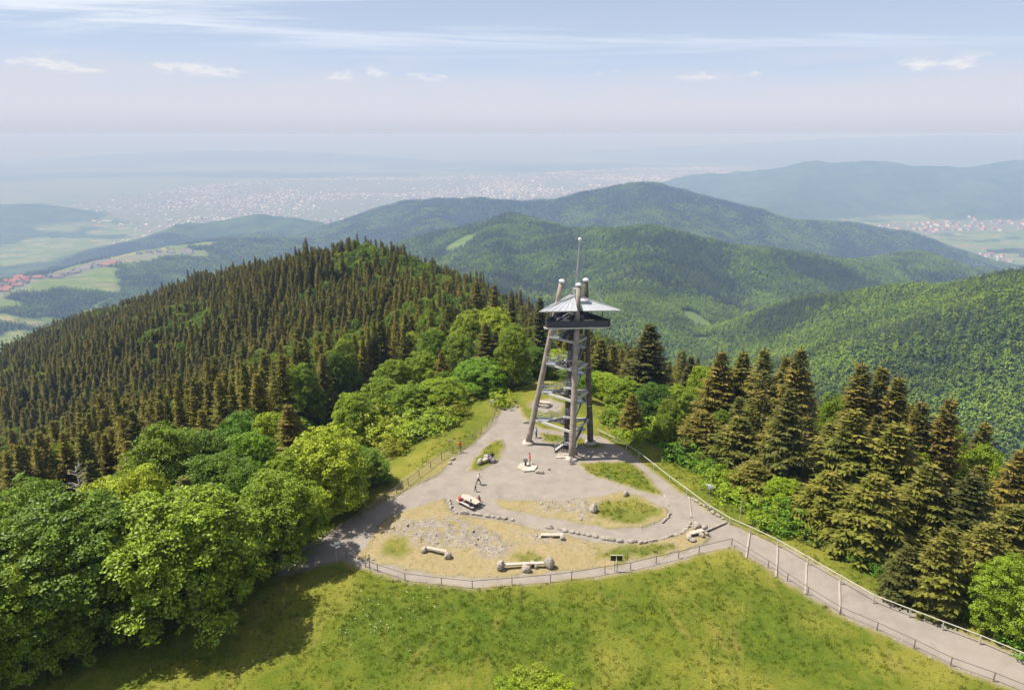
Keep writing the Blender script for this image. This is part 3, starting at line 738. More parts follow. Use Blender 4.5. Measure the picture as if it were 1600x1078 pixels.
SPRUCES = [
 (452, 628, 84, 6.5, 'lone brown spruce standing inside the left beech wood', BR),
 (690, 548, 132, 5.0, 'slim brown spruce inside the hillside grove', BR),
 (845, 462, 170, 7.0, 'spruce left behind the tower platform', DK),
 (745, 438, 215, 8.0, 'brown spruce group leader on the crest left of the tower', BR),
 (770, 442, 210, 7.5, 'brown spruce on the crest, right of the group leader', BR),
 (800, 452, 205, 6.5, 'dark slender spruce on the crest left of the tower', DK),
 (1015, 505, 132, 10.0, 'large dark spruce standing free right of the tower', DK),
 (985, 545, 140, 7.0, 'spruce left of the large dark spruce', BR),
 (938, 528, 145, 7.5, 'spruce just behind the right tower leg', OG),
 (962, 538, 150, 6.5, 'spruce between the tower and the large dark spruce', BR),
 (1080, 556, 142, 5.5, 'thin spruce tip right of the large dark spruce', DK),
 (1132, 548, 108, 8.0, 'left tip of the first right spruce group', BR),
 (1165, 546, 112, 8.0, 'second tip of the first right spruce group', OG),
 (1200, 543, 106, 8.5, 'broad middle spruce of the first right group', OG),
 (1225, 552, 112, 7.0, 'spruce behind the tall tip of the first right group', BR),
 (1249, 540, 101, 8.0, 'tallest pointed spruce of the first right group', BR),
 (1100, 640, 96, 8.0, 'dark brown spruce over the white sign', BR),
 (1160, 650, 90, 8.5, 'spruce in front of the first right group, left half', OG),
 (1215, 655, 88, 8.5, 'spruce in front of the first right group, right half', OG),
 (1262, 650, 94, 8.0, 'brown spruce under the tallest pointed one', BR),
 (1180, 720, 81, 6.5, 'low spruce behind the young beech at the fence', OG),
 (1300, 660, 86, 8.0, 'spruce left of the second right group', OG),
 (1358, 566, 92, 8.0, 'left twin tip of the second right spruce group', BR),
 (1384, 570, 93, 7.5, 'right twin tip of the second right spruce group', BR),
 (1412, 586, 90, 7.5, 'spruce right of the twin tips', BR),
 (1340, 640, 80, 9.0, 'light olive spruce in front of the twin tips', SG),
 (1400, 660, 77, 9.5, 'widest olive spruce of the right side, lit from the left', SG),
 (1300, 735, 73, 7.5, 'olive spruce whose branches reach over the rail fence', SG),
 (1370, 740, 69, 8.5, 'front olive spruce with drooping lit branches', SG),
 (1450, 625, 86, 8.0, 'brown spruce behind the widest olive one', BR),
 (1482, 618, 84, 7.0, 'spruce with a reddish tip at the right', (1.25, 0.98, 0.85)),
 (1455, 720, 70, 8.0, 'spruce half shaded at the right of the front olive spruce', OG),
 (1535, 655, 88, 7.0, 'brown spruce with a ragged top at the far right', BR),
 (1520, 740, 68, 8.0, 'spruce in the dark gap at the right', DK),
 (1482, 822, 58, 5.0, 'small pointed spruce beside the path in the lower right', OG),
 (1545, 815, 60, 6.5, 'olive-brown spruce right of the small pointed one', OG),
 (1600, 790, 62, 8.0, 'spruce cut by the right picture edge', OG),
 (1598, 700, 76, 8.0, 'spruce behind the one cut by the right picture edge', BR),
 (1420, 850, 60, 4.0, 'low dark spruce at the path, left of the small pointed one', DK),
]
for px, pt, D, wd, lb, ti_ in SPRUCES: top_tree('spruce', px, pt, D, wd * (1.3 if px > 1000 else 1.1), lb, None, ti_)
SHRUBS = [
 (655, 655, 103, 5.0, 'pale flowering shrub on the grass verge', (1.5, 1.35, 1.6)),
 (625, 668, 100, 4.0, 'light green shrub left of the pale flowering shrub', LG),
 (600, 655, 104, 4.5, 'olive shrub with yellowish top at the beech wood edge', (1.3, 1.0, 1.0)),
 (712, 655, 108, 3.2, 'orange-brown shrub above the verge', (1.45, 0.95, 0.9)),
 (615, 690, 96, 3.0, 'reddish brown bush at the shaded wood edge', (1.3, 0.9, 0.8)),
 (782, 640, 112, 2.4, 'leafy bush by the sign at the top of the path', LG),
 (690, 672, 104, 3.4, 'green bush right of the pale flowering shrub', MG),
 (1150, 790, 80, 3.4, 'bush behind the white sign at the rail fence', LG),
 (1195, 818, 74, 3.0, 'low bush along the rail fence', LG),
 (1120, 775, 84, 3.0, 'light bush at the foot of the dark brown spruce', YG),
 (1010, 690, 100, 4.0, 'sunlit bush under the shaded dark beech', LG),
 (960, 665, 106, 3.8, 'bright bush by the fence behind the tower', LG),
 (830, 1068, 49, 2.0, 'yellow-green bush at the bottom edge of the meadow', (1.0, 0.95, 1.0)),
 (800, 1074, 48.5, 1.6, 'small bush left of the yellow-green meadow bush', LG),
 (870, 1076, 48, 1.6, 'small bush right of the yellow-green meadow bush', LG),
]
for px, pt, D, wd, lb, ti_ in SHRUBS:
    if D < 50: 
        x, y, _ = at_z(px, pt + 10, 0); plant_tree('shrub', x, y, ground_z(x, y) - 0.05, 0.9, wd, lb, None, ti_)
    else: top_tree('shrub', px, pt, D, wd, lb, None, ti_)

def jitter_grid(x0, x1, y0, y1, s, g):
    xx, yy = np.meshgrid(np.arange(x0, x1, s), np.arange(y0, y1, s))
    xx = xx.ravel() + g.uniform(-.42, .42, xx.size) * s; yy = yy.ravel() + g.uniform(-.42, .42, yy.size) * s
    return xx, yy
_g = np.random.default_rng(31); _x, _y = jitter_grid(14, 60, 44, 100, 2.6, _g); _d = sdist(SUMMIT, _x, _y)
for _a, _b, _c in zip(_x, _y, _d):
    if 1.6 < _c < 6.0 and _a > 12 and _g.random() < (0.35 if _c < 3 else 0.75):
        plant_tree('shrub', _a, _b, H1(_a, _b) - .1, _g.uniform(.8, 2.0) * (0.7 if _c < 3 else 1.2), _g.uniform(1.6, 3.2), 'low leafy bush in the strip just outside the long pale rail fence', 'bushes outside the rail fence', (_g.uniform(.6, .95), _g.uniform(.7, .95), 1.0))
# ---- scatter objects: one point per tree, instanced with geometry nodes
def gn_scatter(name, P, rot, scl, vid, meshes, label, cat, color=None):
    src = bpy.data.collections.new(name + '_source')
    for i, m in enumerate(meshes):
        o = bpy.data.objects.new('%s_source_%02d' % (name, i), m); src.objects.link(o)
        if color: o.color = (*color, 1)
    me = bpy.data.meshes.new(name); me.vertices.add(len(P)); me.vertices.foreach_set('co', np.ascontiguousarray(P, np.float32).ravel())
    fattr(me, 'rot', rot)
    a = me.attributes.new('scl', 'FLOAT_VECTOR', 'POINT'); a.data.foreach_set('vector', np.ascontiguousarray(scl, np.float32).ravel())
    a = me.attributes.new('vid', 'INT', 'POINT'); a.data.foreach_set('value', np.ascontiguousarray(vid, np.int32))
    o = link(name, me)
    ng = bpy.data.node_groups.new(name + '_nodes', 'GeometryNodeTree')
    ng.interface.new_socket('Geometry', in_out='INPUT', socket_type='NodeSocketGeometry'); ng.interface.new_socket('Geometry', in_out='OUTPUT', socket_type='NodeSocketGeometry')
    gi = ng.nodes.new('NodeGroupInput'); go = ng.nodes.new('NodeGroupOutput')
    ci_ = ng.nodes.new('GeometryNodeCollectionInfo'); ci_.inputs[0].default_value = src; ci_.inputs[1].default_value = True; ci_.inputs[2].default_value = True
    ip = ng.nodes.new('GeometryNodeInstanceOnPoints'); ip.inputs['Pick Instance'].default_value = True
    def na(nm, dt):
        n = ng.nodes.new('GeometryNodeInputNamedAttribute'); n.data_type = dt; n.inputs[0].default_value = nm
        return [s for s in n.outputs if s.enabled and s.name == 'Attribute'][0]
    cx = ng.nodes.new('ShaderNodeCombineXYZ'); ng.links.new(na('rot', 'FLOAT'), cx.inputs[2])
    ng.links.new(gi.outputs[0], ip.inputs['Points']); ng.links.new(ci_.outputs[0], ip.inputs['Instance'])
    ng.links.new(na('vid', 'INT'), ip.inputs['Instance Index']); ng.links.new(cx.outputs[0], ip.inputs['Rotation']); ng.links.new(na('scl', 'FLOAT_VECTOR'), ip.inputs['Scale'])
    ng.links.new(ip.outputs[0], go.inputs[0])
    md = o.modifiers.new('scatter', 'NODES'); md.node_group = ng
    return tag(o, label, cat, kind='stuff')

# ---- the wooded knoll and flanks: jittered grid of trees on the real slope
# ---- trees filling the wood edges between the ones above; heights follow the ground so that crowns close up
def sil(px, knots): return np.interp(px, [k[0] for k in knots], [k[1] for k in knots])
def filler(x0, x1, y0, y1, s, cond, knots, pick, seed, low, hmax, label_of):
    g = np.random.default_rng(seed); x, y = jitter_grid(x0, x1, y0, y1, s, g)
    sdv = sdist(SUMMIT, x, y); m = (sdv > low) & cond(x, y, sdv) & in_view(x, y, 120); x, y = x[m], y[m]; z = height(x, y); nadd = 0
    for i in range(len(x)):
        if any((x[i] - q[0]) ** 2 + (y[i] - q[1]) ** 2 < (q[2] * 0.75 + s * 0.28) ** 2 for q in placed): continue
        pxi = 800 + FPX * x[i] / (y[i] * CP + (CAMZ - z[i] - 12) * SP)
        zt = at_y(pxi, sil(pxi, knots) + g.uniform(8, 70), y[i])[2]
        kind = pick(g, pxi); hm_ = hmax[kind]
        h = min(zt - z[i], hm_ * g.uniform(0.8, 1.1))
        if h < 3.5: continue
        wd = min(9.5, max(4.0, h * 0.72)) if kind == 'beech' else max(4.4, min(10.0, h * 0.50))
        lb, gr = label_of[kind]
        ti_ = (g.uniform(.95, 1.4), g.uniform(1.0, 1.25), 1.0)
        plant_tree(kind, x[i], y[i], z[i] - .2, h, wd * g.uniform(.9, 1.15), lb, gr, ti_); placed.append((x[i], y[i], wd * .35)); nadd += kind == 'spruce'
    return nadd
n_fill = filler(8, 110, 46, 150, 5.0, lambda x, y, d: (d < 60) & (x > 9), [(900, 560), (960, 560), (1000, 590), (1060, 600), (1100, 585), (1130, 556), (1250, 556), (1268, 610), (1310, 640), (1345, 590), (1420, 600), (1440, 640), (1480, 630), (1520, 680), (1600, 720), (1700, 800)],
   lambda g, px: 'spruce' if g.random() < (0.86 if px > 1080 else 0.35) else 'beech', 21, 4.2, {'spruce': 21, 'beech': 11},
   {'spruce': ('spruce crowded on the slope below the right-hand rail fence', 'spruces filling the right slope'), 'beech': ('broadleaf tree tucked between the spruces below the right-hand fence', 'broadleaf trees filling the right slope')})
n_fill += filler(-95, -4, 40, 112, 6.0, lambda x, y, d: x < -6, [(-200, 800), (0, 765), (100, 755), (200, 705), (250, 680), (330, 685), (400, 655), (500, 680), (560, 705), (620, 740)],
   lambda g, px: 'beech' if g.random() < 0.93 else 'spruce', 22, 4.0, {'spruce': 15, 'beech': 14},
   {'beech': ('beech closing the gaps of the left beech wood', 'beeches filling the left wood'), 'spruce': ('brown spruce hidden among the left beech wood', 'spruces in the left wood')})
n_fill += filler(-60, 16, 100, 185, 6.0, lambda x, y, d: (d > 9) | (y > 121), [(520, 640), (540, 620), (600, 590), (650, 552), (700, 515), (770, 485), (830, 505), (870, 555), (930, 570)],
   lambda g, px: 'beech' if g.random() < 0.88 else 'spruce', 23, 4.0, {'spruce': 14, 'beech': 13},
   {'beech': ('broadleaf tree closing up the hillside grove above the path', 'broadleaf trees filling the hillside grove'), 'spruce': ('brown spruce standing in the hillside grove', 'spruces in the hillside grove')})
print('FILL SPRUCE', n_fill, len(placed))
g = np.random.default_rng(11)
fx, fy = jitter_grid(-620, 260, 70, 760, 3.9, g)
fz = height(fx, fy)
ok = in_view(fx, fy, 60) & visible(fx, fy, fz, 24, 0.012) & (sdist(SUMMIT, fx, fy) > 7.0)
# keep to the west flank, the crest, and a belt below the right path
ok &= (fx < 70 + (fy - 100) * 0.4)
fx, fy, fz = fx[ok], fy[ok], fz[ok]
keep = np.ones(len(fx), bool)
HUT = at_y(46, 592, 400); HUTZ = H1(HUT[0], HUT[1])
for _k in range(9):                                     # the hut stands where the line of sight meets the slope
    HUT = at_y(46, 592, HUT[1] * (CAMZ - HUTZ - 5) / (CAMZ - HUT[2])); HUTZ = H1(HUT[0], HUT[1])
keep &= ((fx - HUT[0]) ** 2 + (fy - HUT[1]) ** 2 > 9 ** 2) & ((fx - HUT[0] * .955) ** 2 + (fy - HUT[1] * .955) ** 2 > 9 ** 2) & ((fx - HUT[0] * .91) ** 2 + (fy - HUT[1] * .91) ** 2 > 8 ** 2)
for (qx, qy, qr) in placed: keep &= (fx - qx) ** 2 + (fy - qy) ** 2 > (qr + 1.2) ** 2
# nothing in the places the hand-placed grove and wood already fill
HOLE = [poly_z([(0, 1078), (-200, 760), (200, 660), (520, 660), (600, 800), (520, 850), (400, 950), (100, 1078)]),]
near_grove = (fy < 172) & (fx > -42) & (fx < 14)
west_wood = (fy < 100) & (fx > -75) & (fx < -8)
fence_gap = (sdist(SUMMIT, fx, fy) < 22) & (fy > 85)
keep &= ~((fbm(fx / 14, fy / 14, 94, 2) > 0.40) & (fy > 140))
keep &= ~(near_grove | west_wood | fence_gap | ((fx > 14) & (fy < 175)))
fx, fy, fz = fx[keep], fy[keep], fz[keep]
pxs = 800 + FPX * fx / (fy * CP + (CAMZ - fz) * SP)
cl = fbm(fx / 38, fy / 38, 91, 3) + 0.10 * g.normal(size=len(fx))
isb = (cl > 0.26) | (g.random(len(fx)) < 0.025)
# brighter broadleaf fringe on the right shoulder of the knoll
isb |= (fx > -60) & (fy > 230) & (fx > -95 + 0.0 * fy) & (pxs > 640) & (g.random(len(fx)) < 0.35)
isb |= (fx > -62) & (fy < 240) & (pxs > 600 + (fy - 150) * 1.0) & (pxs < 860) & (g.random(len(fx)) < 0.6)
fh = np.where(isb, g.uniform(11, 16, len(fx)), g.uniform(15, 20.5, len(fx)) * np.where(g.random(len(fx)) < .06, 1.18, 1.0))
fh = fh * np.where(isb, 1.0, 0.92) * (1 + 0.32 * fbm(fx / 22, fy / 22, 93, 3))
fw = np.where(isb, g.uniform(6.5, 10, len(fx)), g.uniform(4.8, 7.0, len(fx)))
dist = np.sqrt(fx ** 2 + fy ** 2 + (fz - CAMZ) ** 2)
size = fh / dist * visible(fx, fy, fz, 12, 0.0) * ((pxs > -10) & (pxs < 1610))
spr = np.where(~isb)[0]; spr = spr[np.argsort(-size[spr])]; single = spr[:max(0, 300 - len(SPRUCES) - n_fill)]
single_set = np.zeros(len(fx), bool); single_set[single] = True
bsel = np.where(isb)[0]; bsel = bsel[np.argsort(-size[bsel])][:90]; single_set[bsel] = True
for i in np.where(single_set)[0]:
    if isb[i]:
        plant_tree('beech', fx[i], fy[i], fz[i] - .2, fh[i], fw[i], 'bright broadleaf tree scattered among the brown spruces of the knoll', 'broadleaf trees among the spruces of the knoll', (1.1, 1.05, 1.0))
    else:
        plant_tree('spruce', fx[i], fy[i], fz[i] - .2, fh[i], fw[i], 'brown spruce in the near ranks of the dense wooded knoll', 'spruces in the near ranks of the knoll', None)
rest = ~single_set
vid = np.where(isb[rest], 4 + g.integers(0, 5, rest.sum()), g.integers(0, 4, rest.sum()))
s3 = np.stack([np.where(isb[rest], fw[rest] / 12.4, fw[rest] / 6.8)] * 2 + [np.where(isb[rest], fh[rest] / 14.2, fh[rest] / 20.2)], 1)
gn_scatter('knoll_forest', np.stack([fx, fy, fz - .2], 1)[rest], g.uniform(0, 6.28, rest.sum()), s3, vid, KNOLL_M[:4] + BEECH_M, 'dense brown spruce forest covering the far part of the knoll', 'forest', None)

# ---- forests on the hills beyond
def far_broadleaf(name, seed):
    return beech_crown(name, seed, 46, 7, 0.85, FARLEAF, 11.0, 5.2, 1.5, 9)
def far_conifer(name, seed):
    return spruce_crown(name, seed, 20.0, 3.4, 9, 6, 3, FARNEEDLE, 0.55, 0.8)
FARB = [far_broadleaf('far_broadleaf_mesh_%d' % i, 400 + i) for i in range(3)]
FARC = [far_conifer('far_conifer_mesh_%d' % i, 420 + i) for i in range(3)]
PTS = []
def zone(x0, x1, y0, y1, s, conif, hb, hc, wb, sel=None):
    g = np.random.default_rng(int(abs(x0) + y0)); x, y = jitter_grid(x0, x1, y0, y1, s, g)
    m = in_view(x, y, 80); x, y = x[m], y[m]
    if sel is not None: m = sel(x, y); x, y = x[m], y[m]
    z = height(x, y); f, c = land_masks(x, y, z)
    m = (f > 0.55) & visible(x, y, z, 14, 0.004); x, y, z = x[m], y[m], z[m]
    n = len(x); cn_ = fbm(x / 260, y / 260, 95, 4) + 0.12 * g.normal(size=n) < conif
    h = np.where(cn_, g.uniform(*hc, n), g.uniform(*hb, n)); wd = np.where(cn_, h * 0.34 * s / 7.5 * 0.9, g.uniform(*wb, n))
    v = np.where(cn_, 3 + g.integers(0, 3, n), g.integers(0, 3, n))
    sc = np.stack([np.where(cn_, wd / 6.6, wd / 10.8)] * 2 + [np.where(cn_, h / 20.0, h / 12.8)], 1)
    PTS.append((np.stack([x, y, z - 0.5], 1), g.uniform(0, 6.28, n), sc, v))
zone(60, 1500, 300, 1650, 6.6, -0.16, (11, 16), (15, 22), (7.5, 11.5), lambda x, y: (x > 120 + (y - 300) * 0.02) | (y > 900))
zone(-1500, 60, 480, 1650, 8.5, 0.12, (11, 16), (15, 23), (8, 11.5), lambda x, y: (y > 760) | (x < -330) | (x > -60))
zone(-3000, 2900, 1650, 3600, 10.5, 0.02, (12, 17), (16, 24), (10, 14.5))
zone(-3800, 4600, 3600, 6200, 16.0, 0.02, (13, 18), (16, 25), (14, 21))
P = np.concatenate([p[0] for p in PTS]); 
print('FAR TREES', len(P), 'KNOLL', int(rest.sum()))
gn_scatter('hill_forest', P, np.concatenate([p[1] for p in PTS]), np.concatenate([p[2] for p in PTS]), np.concatenate([p[3] for p in PTS]), FARB + FARC, 'hazy green forest covering the hills and valley sides beyond the summit', 'forest')
# ================================================================== THE OBSERVATION TOWER
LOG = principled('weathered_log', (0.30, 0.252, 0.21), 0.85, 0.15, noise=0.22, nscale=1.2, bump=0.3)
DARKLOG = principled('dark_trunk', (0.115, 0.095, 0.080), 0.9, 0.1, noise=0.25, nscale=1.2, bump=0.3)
STEEL = principled('galvanised_steel', (0.42, 0.43, 0.44), 0.5, 0.5, 0.6, noise=0.15, nscale=0.8)
PALE = principled('pale_steel_edge', (0.50, 0.48, 0.44), 0.6, 0.4, 0.2, noise=0.10, nscale=1.5)
DSTEEL = principled('dark_steel', (0.075, 0.075, 0.085), 0.55, 0.4, 0.4)
SHEET = principled('zinc_sheet', (0.50, 0.51, 0.53), 0.42, 0.5, 0.45, noise=0.08, nscale=0.6)
CONC = principled('pale_concrete', (0.40, 0.355, 0.295), 0.9, 0.2, noise=0.2, nscale=1.5, bump=0.2)
CAPM = principled('white_cap_metal', (0.75, 0.75, 0.76), 0.4, 0.5, 0.1)
TANP = principled('tan_panel', (0.50, 0.40, 0.24), 0.7, 0.3, noise=0.1, nscale=2)
TC = (9.05, 95.4)
tower = thing('observation_tower', 'tall wooden lookout tower of three leaning log legs with metal roof and mast', 'tower', (TC[0], TC[1], 0))
def tl(p): return (p[0] - TC[0], p[1] - TC[1], p[2])
base = {'L': Vector(tl((2.44, 96.5, 0))), 'F': Vector(tl((8.62, 91.0, 0))), 'R': Vector(tl((11.95, 96.6, 0)))}
topp = {'L': Vector(tl((7.0, 95.6, 25.2))), 'F': Vector(tl((9.22, 94.0, 25.0))), 'R': Vector(tl((10.4, 95.9, 25.3)))}
def leg_at(k, z): return base[k].lerp(topp[k], z / topp[k].z)
for k in 'LFR':
    g_ = random.Random(ord(k)); pts = []; rd = []
    for i in range(13):
        f = i / 12; p = base[k].lerp(topp[k], f); p = p + Vector((g_.uniform(-.03, .03), g_.uniform(-.03, .03), 0)); pts.append(p); rd.append(0.47 - 0.14 * f + g_.uniform(-.015, .015))
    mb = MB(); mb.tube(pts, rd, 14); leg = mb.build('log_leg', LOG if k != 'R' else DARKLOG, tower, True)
    mb = MB(); d = (topp[k] - base[k]).normalized(); mb.tube([topp[k] - d * 0.05, topp[k] + d * 0.22, topp[k] + d * 0.36], [0.42, 0.42, 0.22], 14); mb.build('cap', CAPM, leg, True)
    for zz in (6.3, 12.4, 18.3):
        mb = MB(); p = leg_at(k, zz); mb.tube([p - d * 0.06, p + d * 0.06], 0.47 - 0.14 * zz / 25 + 0.02, 14, cap=False); mb.build('steel_band', STEEL, leg, True)
    mb = MB(); b0 = base[k]; mb.tube([b0 + Vector((0, 0, -0.4)), b0 + Vector((0, 0, 0.28)), b0 + Vector((0, 0, 0.42))], [0.98, 0.90, 0.70], 10); mb.build('concrete_footing', CONC, tower, True)
# central column
cc = Vector(tl((8.15, 94.7, 0)))
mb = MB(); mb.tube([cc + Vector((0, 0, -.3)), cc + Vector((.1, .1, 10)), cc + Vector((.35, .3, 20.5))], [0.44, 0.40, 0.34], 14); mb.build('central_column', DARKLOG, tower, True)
def railing(parent, pts, h=1.05, mids=3, r=0.028, step=1.1, mat=STEEL, wire=True):
    mb = MB()
    for a, b_ in zip(pts[:-1], pts[1:]):
        a = Vector(a); b_ = Vector(b_); n = max(1, int((b_ - a).length / step))
        for i in range(n + 1):
            p = a.lerp(b_, i / n); mb.tube([p, p + Vector((0, 0, h))], r, 5)
        for j in range(1, mids + 1):
            u = Vector((0, 0, h * j / mids)); mb.tube([a + u, b_ + u], r * (1.2 if j == mids else 0.6), 5)
    return mb.build('railing', mat, parent)
LEVELS = [0.05, 4.05, 8.6, 13.0, 17.0]
tread_me = None
def flight(a, b_, wd=1.0):
    """one flight of stairs from point a up to point b"""
    a = Vector(a); b_ = Vector(b_); d = b_ - a; hd = Vector((d.x, d.y, 0)).normalized(); sdv = Vector((-hd.y, hd.x, 0))
    fl = None
    mb = MB()
    for s in (-1, 1): mb.beam(a + sdv * s * wd / 2, b_ + sdv * s * wd / 2, 0.06, 0.30)
    fl = mb.build('stair_flight', DSTEEL, tower)
    n = max(4, int(d.z / 0.19)); rz = math.atan2(hd.y, hd.x)
    global tread_me
    if tread_me is None:
        m2 = MB(); m2.box((0, 0, 0), (0.27, 0.94, 0.045)); tread_me = m2.mesh('tread', PALE)
    for i in range(1, n): link('tread', tread_me, fl, a.lerp(b_, i / n) + Vector((0, 0, 0.06)), rz)
    for s in (-1, 1): railing(fl, [a + sdv * s * (wd / 2 + .05) + Vector((0, 0, .1)), b_ + sdv * s * (wd / 2 + .05) + Vector((0, 0, .1))], 1.0, 3, 0.02, 0.9)
def landing(cx, cy, z, sx_, sy_, rz=0.0):
    mb = MB(); mb.box((cx, cy, z), (sx_, sy_, 0.10), rz); ld = mb.build('landing', STEEL, tower)
    M = Matrix.Rotation(rz, 3, 'Z'); C_ = Vector((cx, cy, z + .05))
    q = [C_ + M @ Vector((a * sx_ / 2, b__ * sy_ / 2, 0)) for a, b__ in ((-1, -1), (1, -1), (1, 1), (-1, 1))]
    railing(ld, [q[0], q[1]], 1.05, 3, 0.02); railing(ld, [q[3], q[2]], 1.05, 3, 0.02)
for li, z in enumerate(LEVELS):
    if li > 0:
        for a, b_ in (('L', 'F'), ('F', 'R'), ('R', 'L')):
            mb = MB(); mb.beam(leg_at(a, z), leg_at(b_, z), 0.22, 0.34); mb.build('ring_beam', PALE, tower)
        for k in 'LFR':
            mb = MB(); mb.beam(leg_at(k, z) + Vector((0, 0, -.02)), Vector((cc.x + .2, cc.y + .15, z - .02)), 0.14, 0.20); mb.build('radial_beam', STEEL, tower)
        # landings by the left leg and the right leg
        pl_ = leg_at('L', z).lerp(Vector((cc.x, cc.y, z)), 0.36); landing(pl_.x, pl_.y, z + 0.2, 1.9, 1.5, R(-18))
    if li < 4:
        z2 = LEVELS[li + 1]; dzv = z2 - z
        pl_ = leg_at('L', z).lerp(Vector((cc.x, cc.y, z)), 0.40) if li else Vector((cc.x - 2.4, cc.y - 1.0, 0))
        m1 = Vector((cc.x + 0.1, cc.y - 1.35, z + dzv * 0.36)); pr = leg_at('R', z + dzv * 0.68).lerp(Vector((cc.x, cc.y, z + dzv * 0.68)), 0.42)
        pl2 = leg_at('L', z2).lerp(Vector((cc.x, cc.y, z2)), 0.40)
        landing(m1.x, m1.y, m1.z, 1.15, 1.1); landing(pr.x, pr.y, pr.z, 1.2, 1.5, R(20))
        sc_ = 1.0 if li < 2 else 0.9
        flight((pl_.x + .55, pl_.y - .35, z + 0.2), (m1.x - .5, m1.y, m1.z), 0.95)
        flight((m1.x + .5, m1.y, m1.z), (pr.x - .3, pr.y - .5, pr.z), 0.95)
        flight((pr.x - .5, pr.y + .5, pr.z), (pl2.x + .7, pl2.y + .5, z2 + .2), 0.95)
flight((leg_at('L', 17).x + 1.6, cc.y + 1.0, 17.2), (cc.x + 2.0, cc.y + 1.2, 19.4), 0.9)
# steel tie rods
mb = MB()
for a, b_, z0_, z1_ in (('L', 'R', 4, 8.6), ('R', 'L', 8.6, 13), ('F', 'R', 0.6, 4), ('F', 'R', 13, 17), ('F', 'L', 13, 17)): mb.tube([leg_at(a, z0_), leg_at(b_, z1_)], 0.035, 5)
mb.build('tie_rods', STEEL, tower)
for (p, q) in ((leg_at('F', 1.8), leg_at('R', 5.2)),):
    mb = MB(); mb.beam(p, q, 0.16, 0.24); mb.build('diagonal_brace', DARKLOG, tower)
# entrance steps of stone slabs at the foot
for i in range(4):
    mb = MB(); mb.box(((7.55 - TC[0]) + 0.12 * i, (91.8 - TC[1]) + 0.52 * i, 0.07 + 0.10 * i), (2.3 - 0.15 * i, 0.50, 0.16), R(8)); mb.build('entrance_step', CONC, tower)
# viewing platform: triangle with its long edge to the meadow
def tri(front_l, front_r):
    a = Vector((front_l[0] - TC[0], front_l[1] - TC[1])); b_ = Vector((front_r[0] - TC[0], front_r[1] - TC[1])); d = b_ - a; n = Vector((-d.y, d.x)).normalized()
    return [a, b_, (a + b_) / 2 + n * d.length * 0.866]
PT = tri((4.15, 92.15), (14.2, 92.75))
def cut(tr, c):
    o = []
    for i in range(3):
        p = tr[i]; a = tr[i - 1]; b_ = tr[(i + 1) % 3]
        o.append(p + (a - p).normalized() * c); o.append(p + (b_ - p).normalized() * c)
    return o
pp = cut(PT, 0.7)
mb = MB(); mb.prism([(p.x, p.y) for p in pp], 19.25, 19.40); plat = mb.build('platform_floor', DSTEEL, tower)
n_ = len(pp)
for i in range(n_):
    a = pp[i]; b_ = pp[(i + 1) % n_]
    mb = MB(); mb.beam((a.x, a.y, 19.33), (b_.x, b_.y, 19.33), 0.12, 0.20); mb.build('edge_beam', PALE, plat)
    rl = railing(plat, [(a.x * .985, a.y * .985, 19.4), (b_.x * .985, b_.y * .985, 19.4)], 1.15, 3, 0.025, 0.9, DSTEEL)
    mb = MB(); mb.beam((a.x * .975, a.y * .975, 19.92), (b_.x * .975, b_.y * .975, 19.92), 0.03, 0.85); mb.build('parapet_panel', DSTEEL, plat)
for i in range(3):
    p = PT[i].lerp(Vector((0, 0)), 0.5)
    mb = MB(); mb.beam((0, 0, 18.95), (PT[i].x * .93, PT[i].y * .93, 19.15), 0.18, 0.22); mb.build('floor_girder', DSTEEL, plat)
for i, (fx_, fy_) in enumerate(((-3.2, -1.9), (3.6, -1.7), (0.2, 4.6), (-1.9, 0.7), (2.3, 0.9))):
    mb = MB(); mb.tube([(fx_, fy_, 19.4), (fx_, fy_, 21.9)], 0.06, 6); mb.build('roof_post', DSTEEL, plat)
mb = MB(); mb.box((1.6, -2.35, 20.0), (1.3, 0.10, 0.85), R(3)); mb.build('tan_info_panel', TANP, plat)
mb = MB(); mb.box((-2.2, -1.3, 20.45), (1.8, 0.5, 0.10), R(20)); mb.build('map_table', STEEL, plat)
mb = MB(); mb.prism([(-0.9, -0.9), (1.0, -0.9), (1.0, 1.0), (-0.9, 1.0)], 17.9, 19.2); mb.build('stair_housing', DSTEEL, tower)
# roof: three sheet wings around a steel head box, slotted where the legs pass
RT = tri((3.67, 91.7), (15.05, 92.45)); apex = Vector((0.0, -0.1, 23.35))
for i in range(3):
    a = RT[i]; b_ = RT[(i + 1) % 3]; mid = (a + b_) / 2
    for (p, q, sgn) in ((a, mid, 1), (mid, b_, -1)):
        d = (b_ - a).normalized() * 0.42
        e0 = p if sgn > 0 else mid + d; e1 = mid - d if sgn > 0 else q
        hub = (b_ - a).normalized() * (-0.30 if sgn > 0 else 0.30)
        nseg = 6; mb = MB()
        ap = Vector((apex.x + hub.x, apex.y + hub.y, apex.z))
        for s in range(nseg):
            u0 = e0.lerp(e1, s / nseg); u1 = e0.lerp(e1, (s + 1) / nseg)
            th_ = 0.05
            mb.add([(u0.x, u0.y, 21.9), (u1.x, u1.y, 21.9), tuple(ap), (u0.x, u0.y, 21.9 - th_), (u1.x, u1.y, 21.9 - th_), (ap.x, ap.y, ap.z - th_)], [(0, 1, 2), (5, 4, 3), (0, 3, 4, 1)])
        wing = mb.build('roof_sheet', SHEET, tower)
        mb = MB()
        for s in range(nseg + 1):
            u0 = e0.lerp(e1, s / nseg); mb.beam((u0.x, u0.y, 21.93), tuple(ap + Vector((0, 0, .03))), 0.035, 0.05)
        mb.build('standing_seam', SHEET, wing)
        mb = MB(); mb.beam((e0.x, e0.y, 21.86), (e1.x, e1.y, 21.86), 0.06, 0.14); mb.build('eave_trim', PALE, wing)
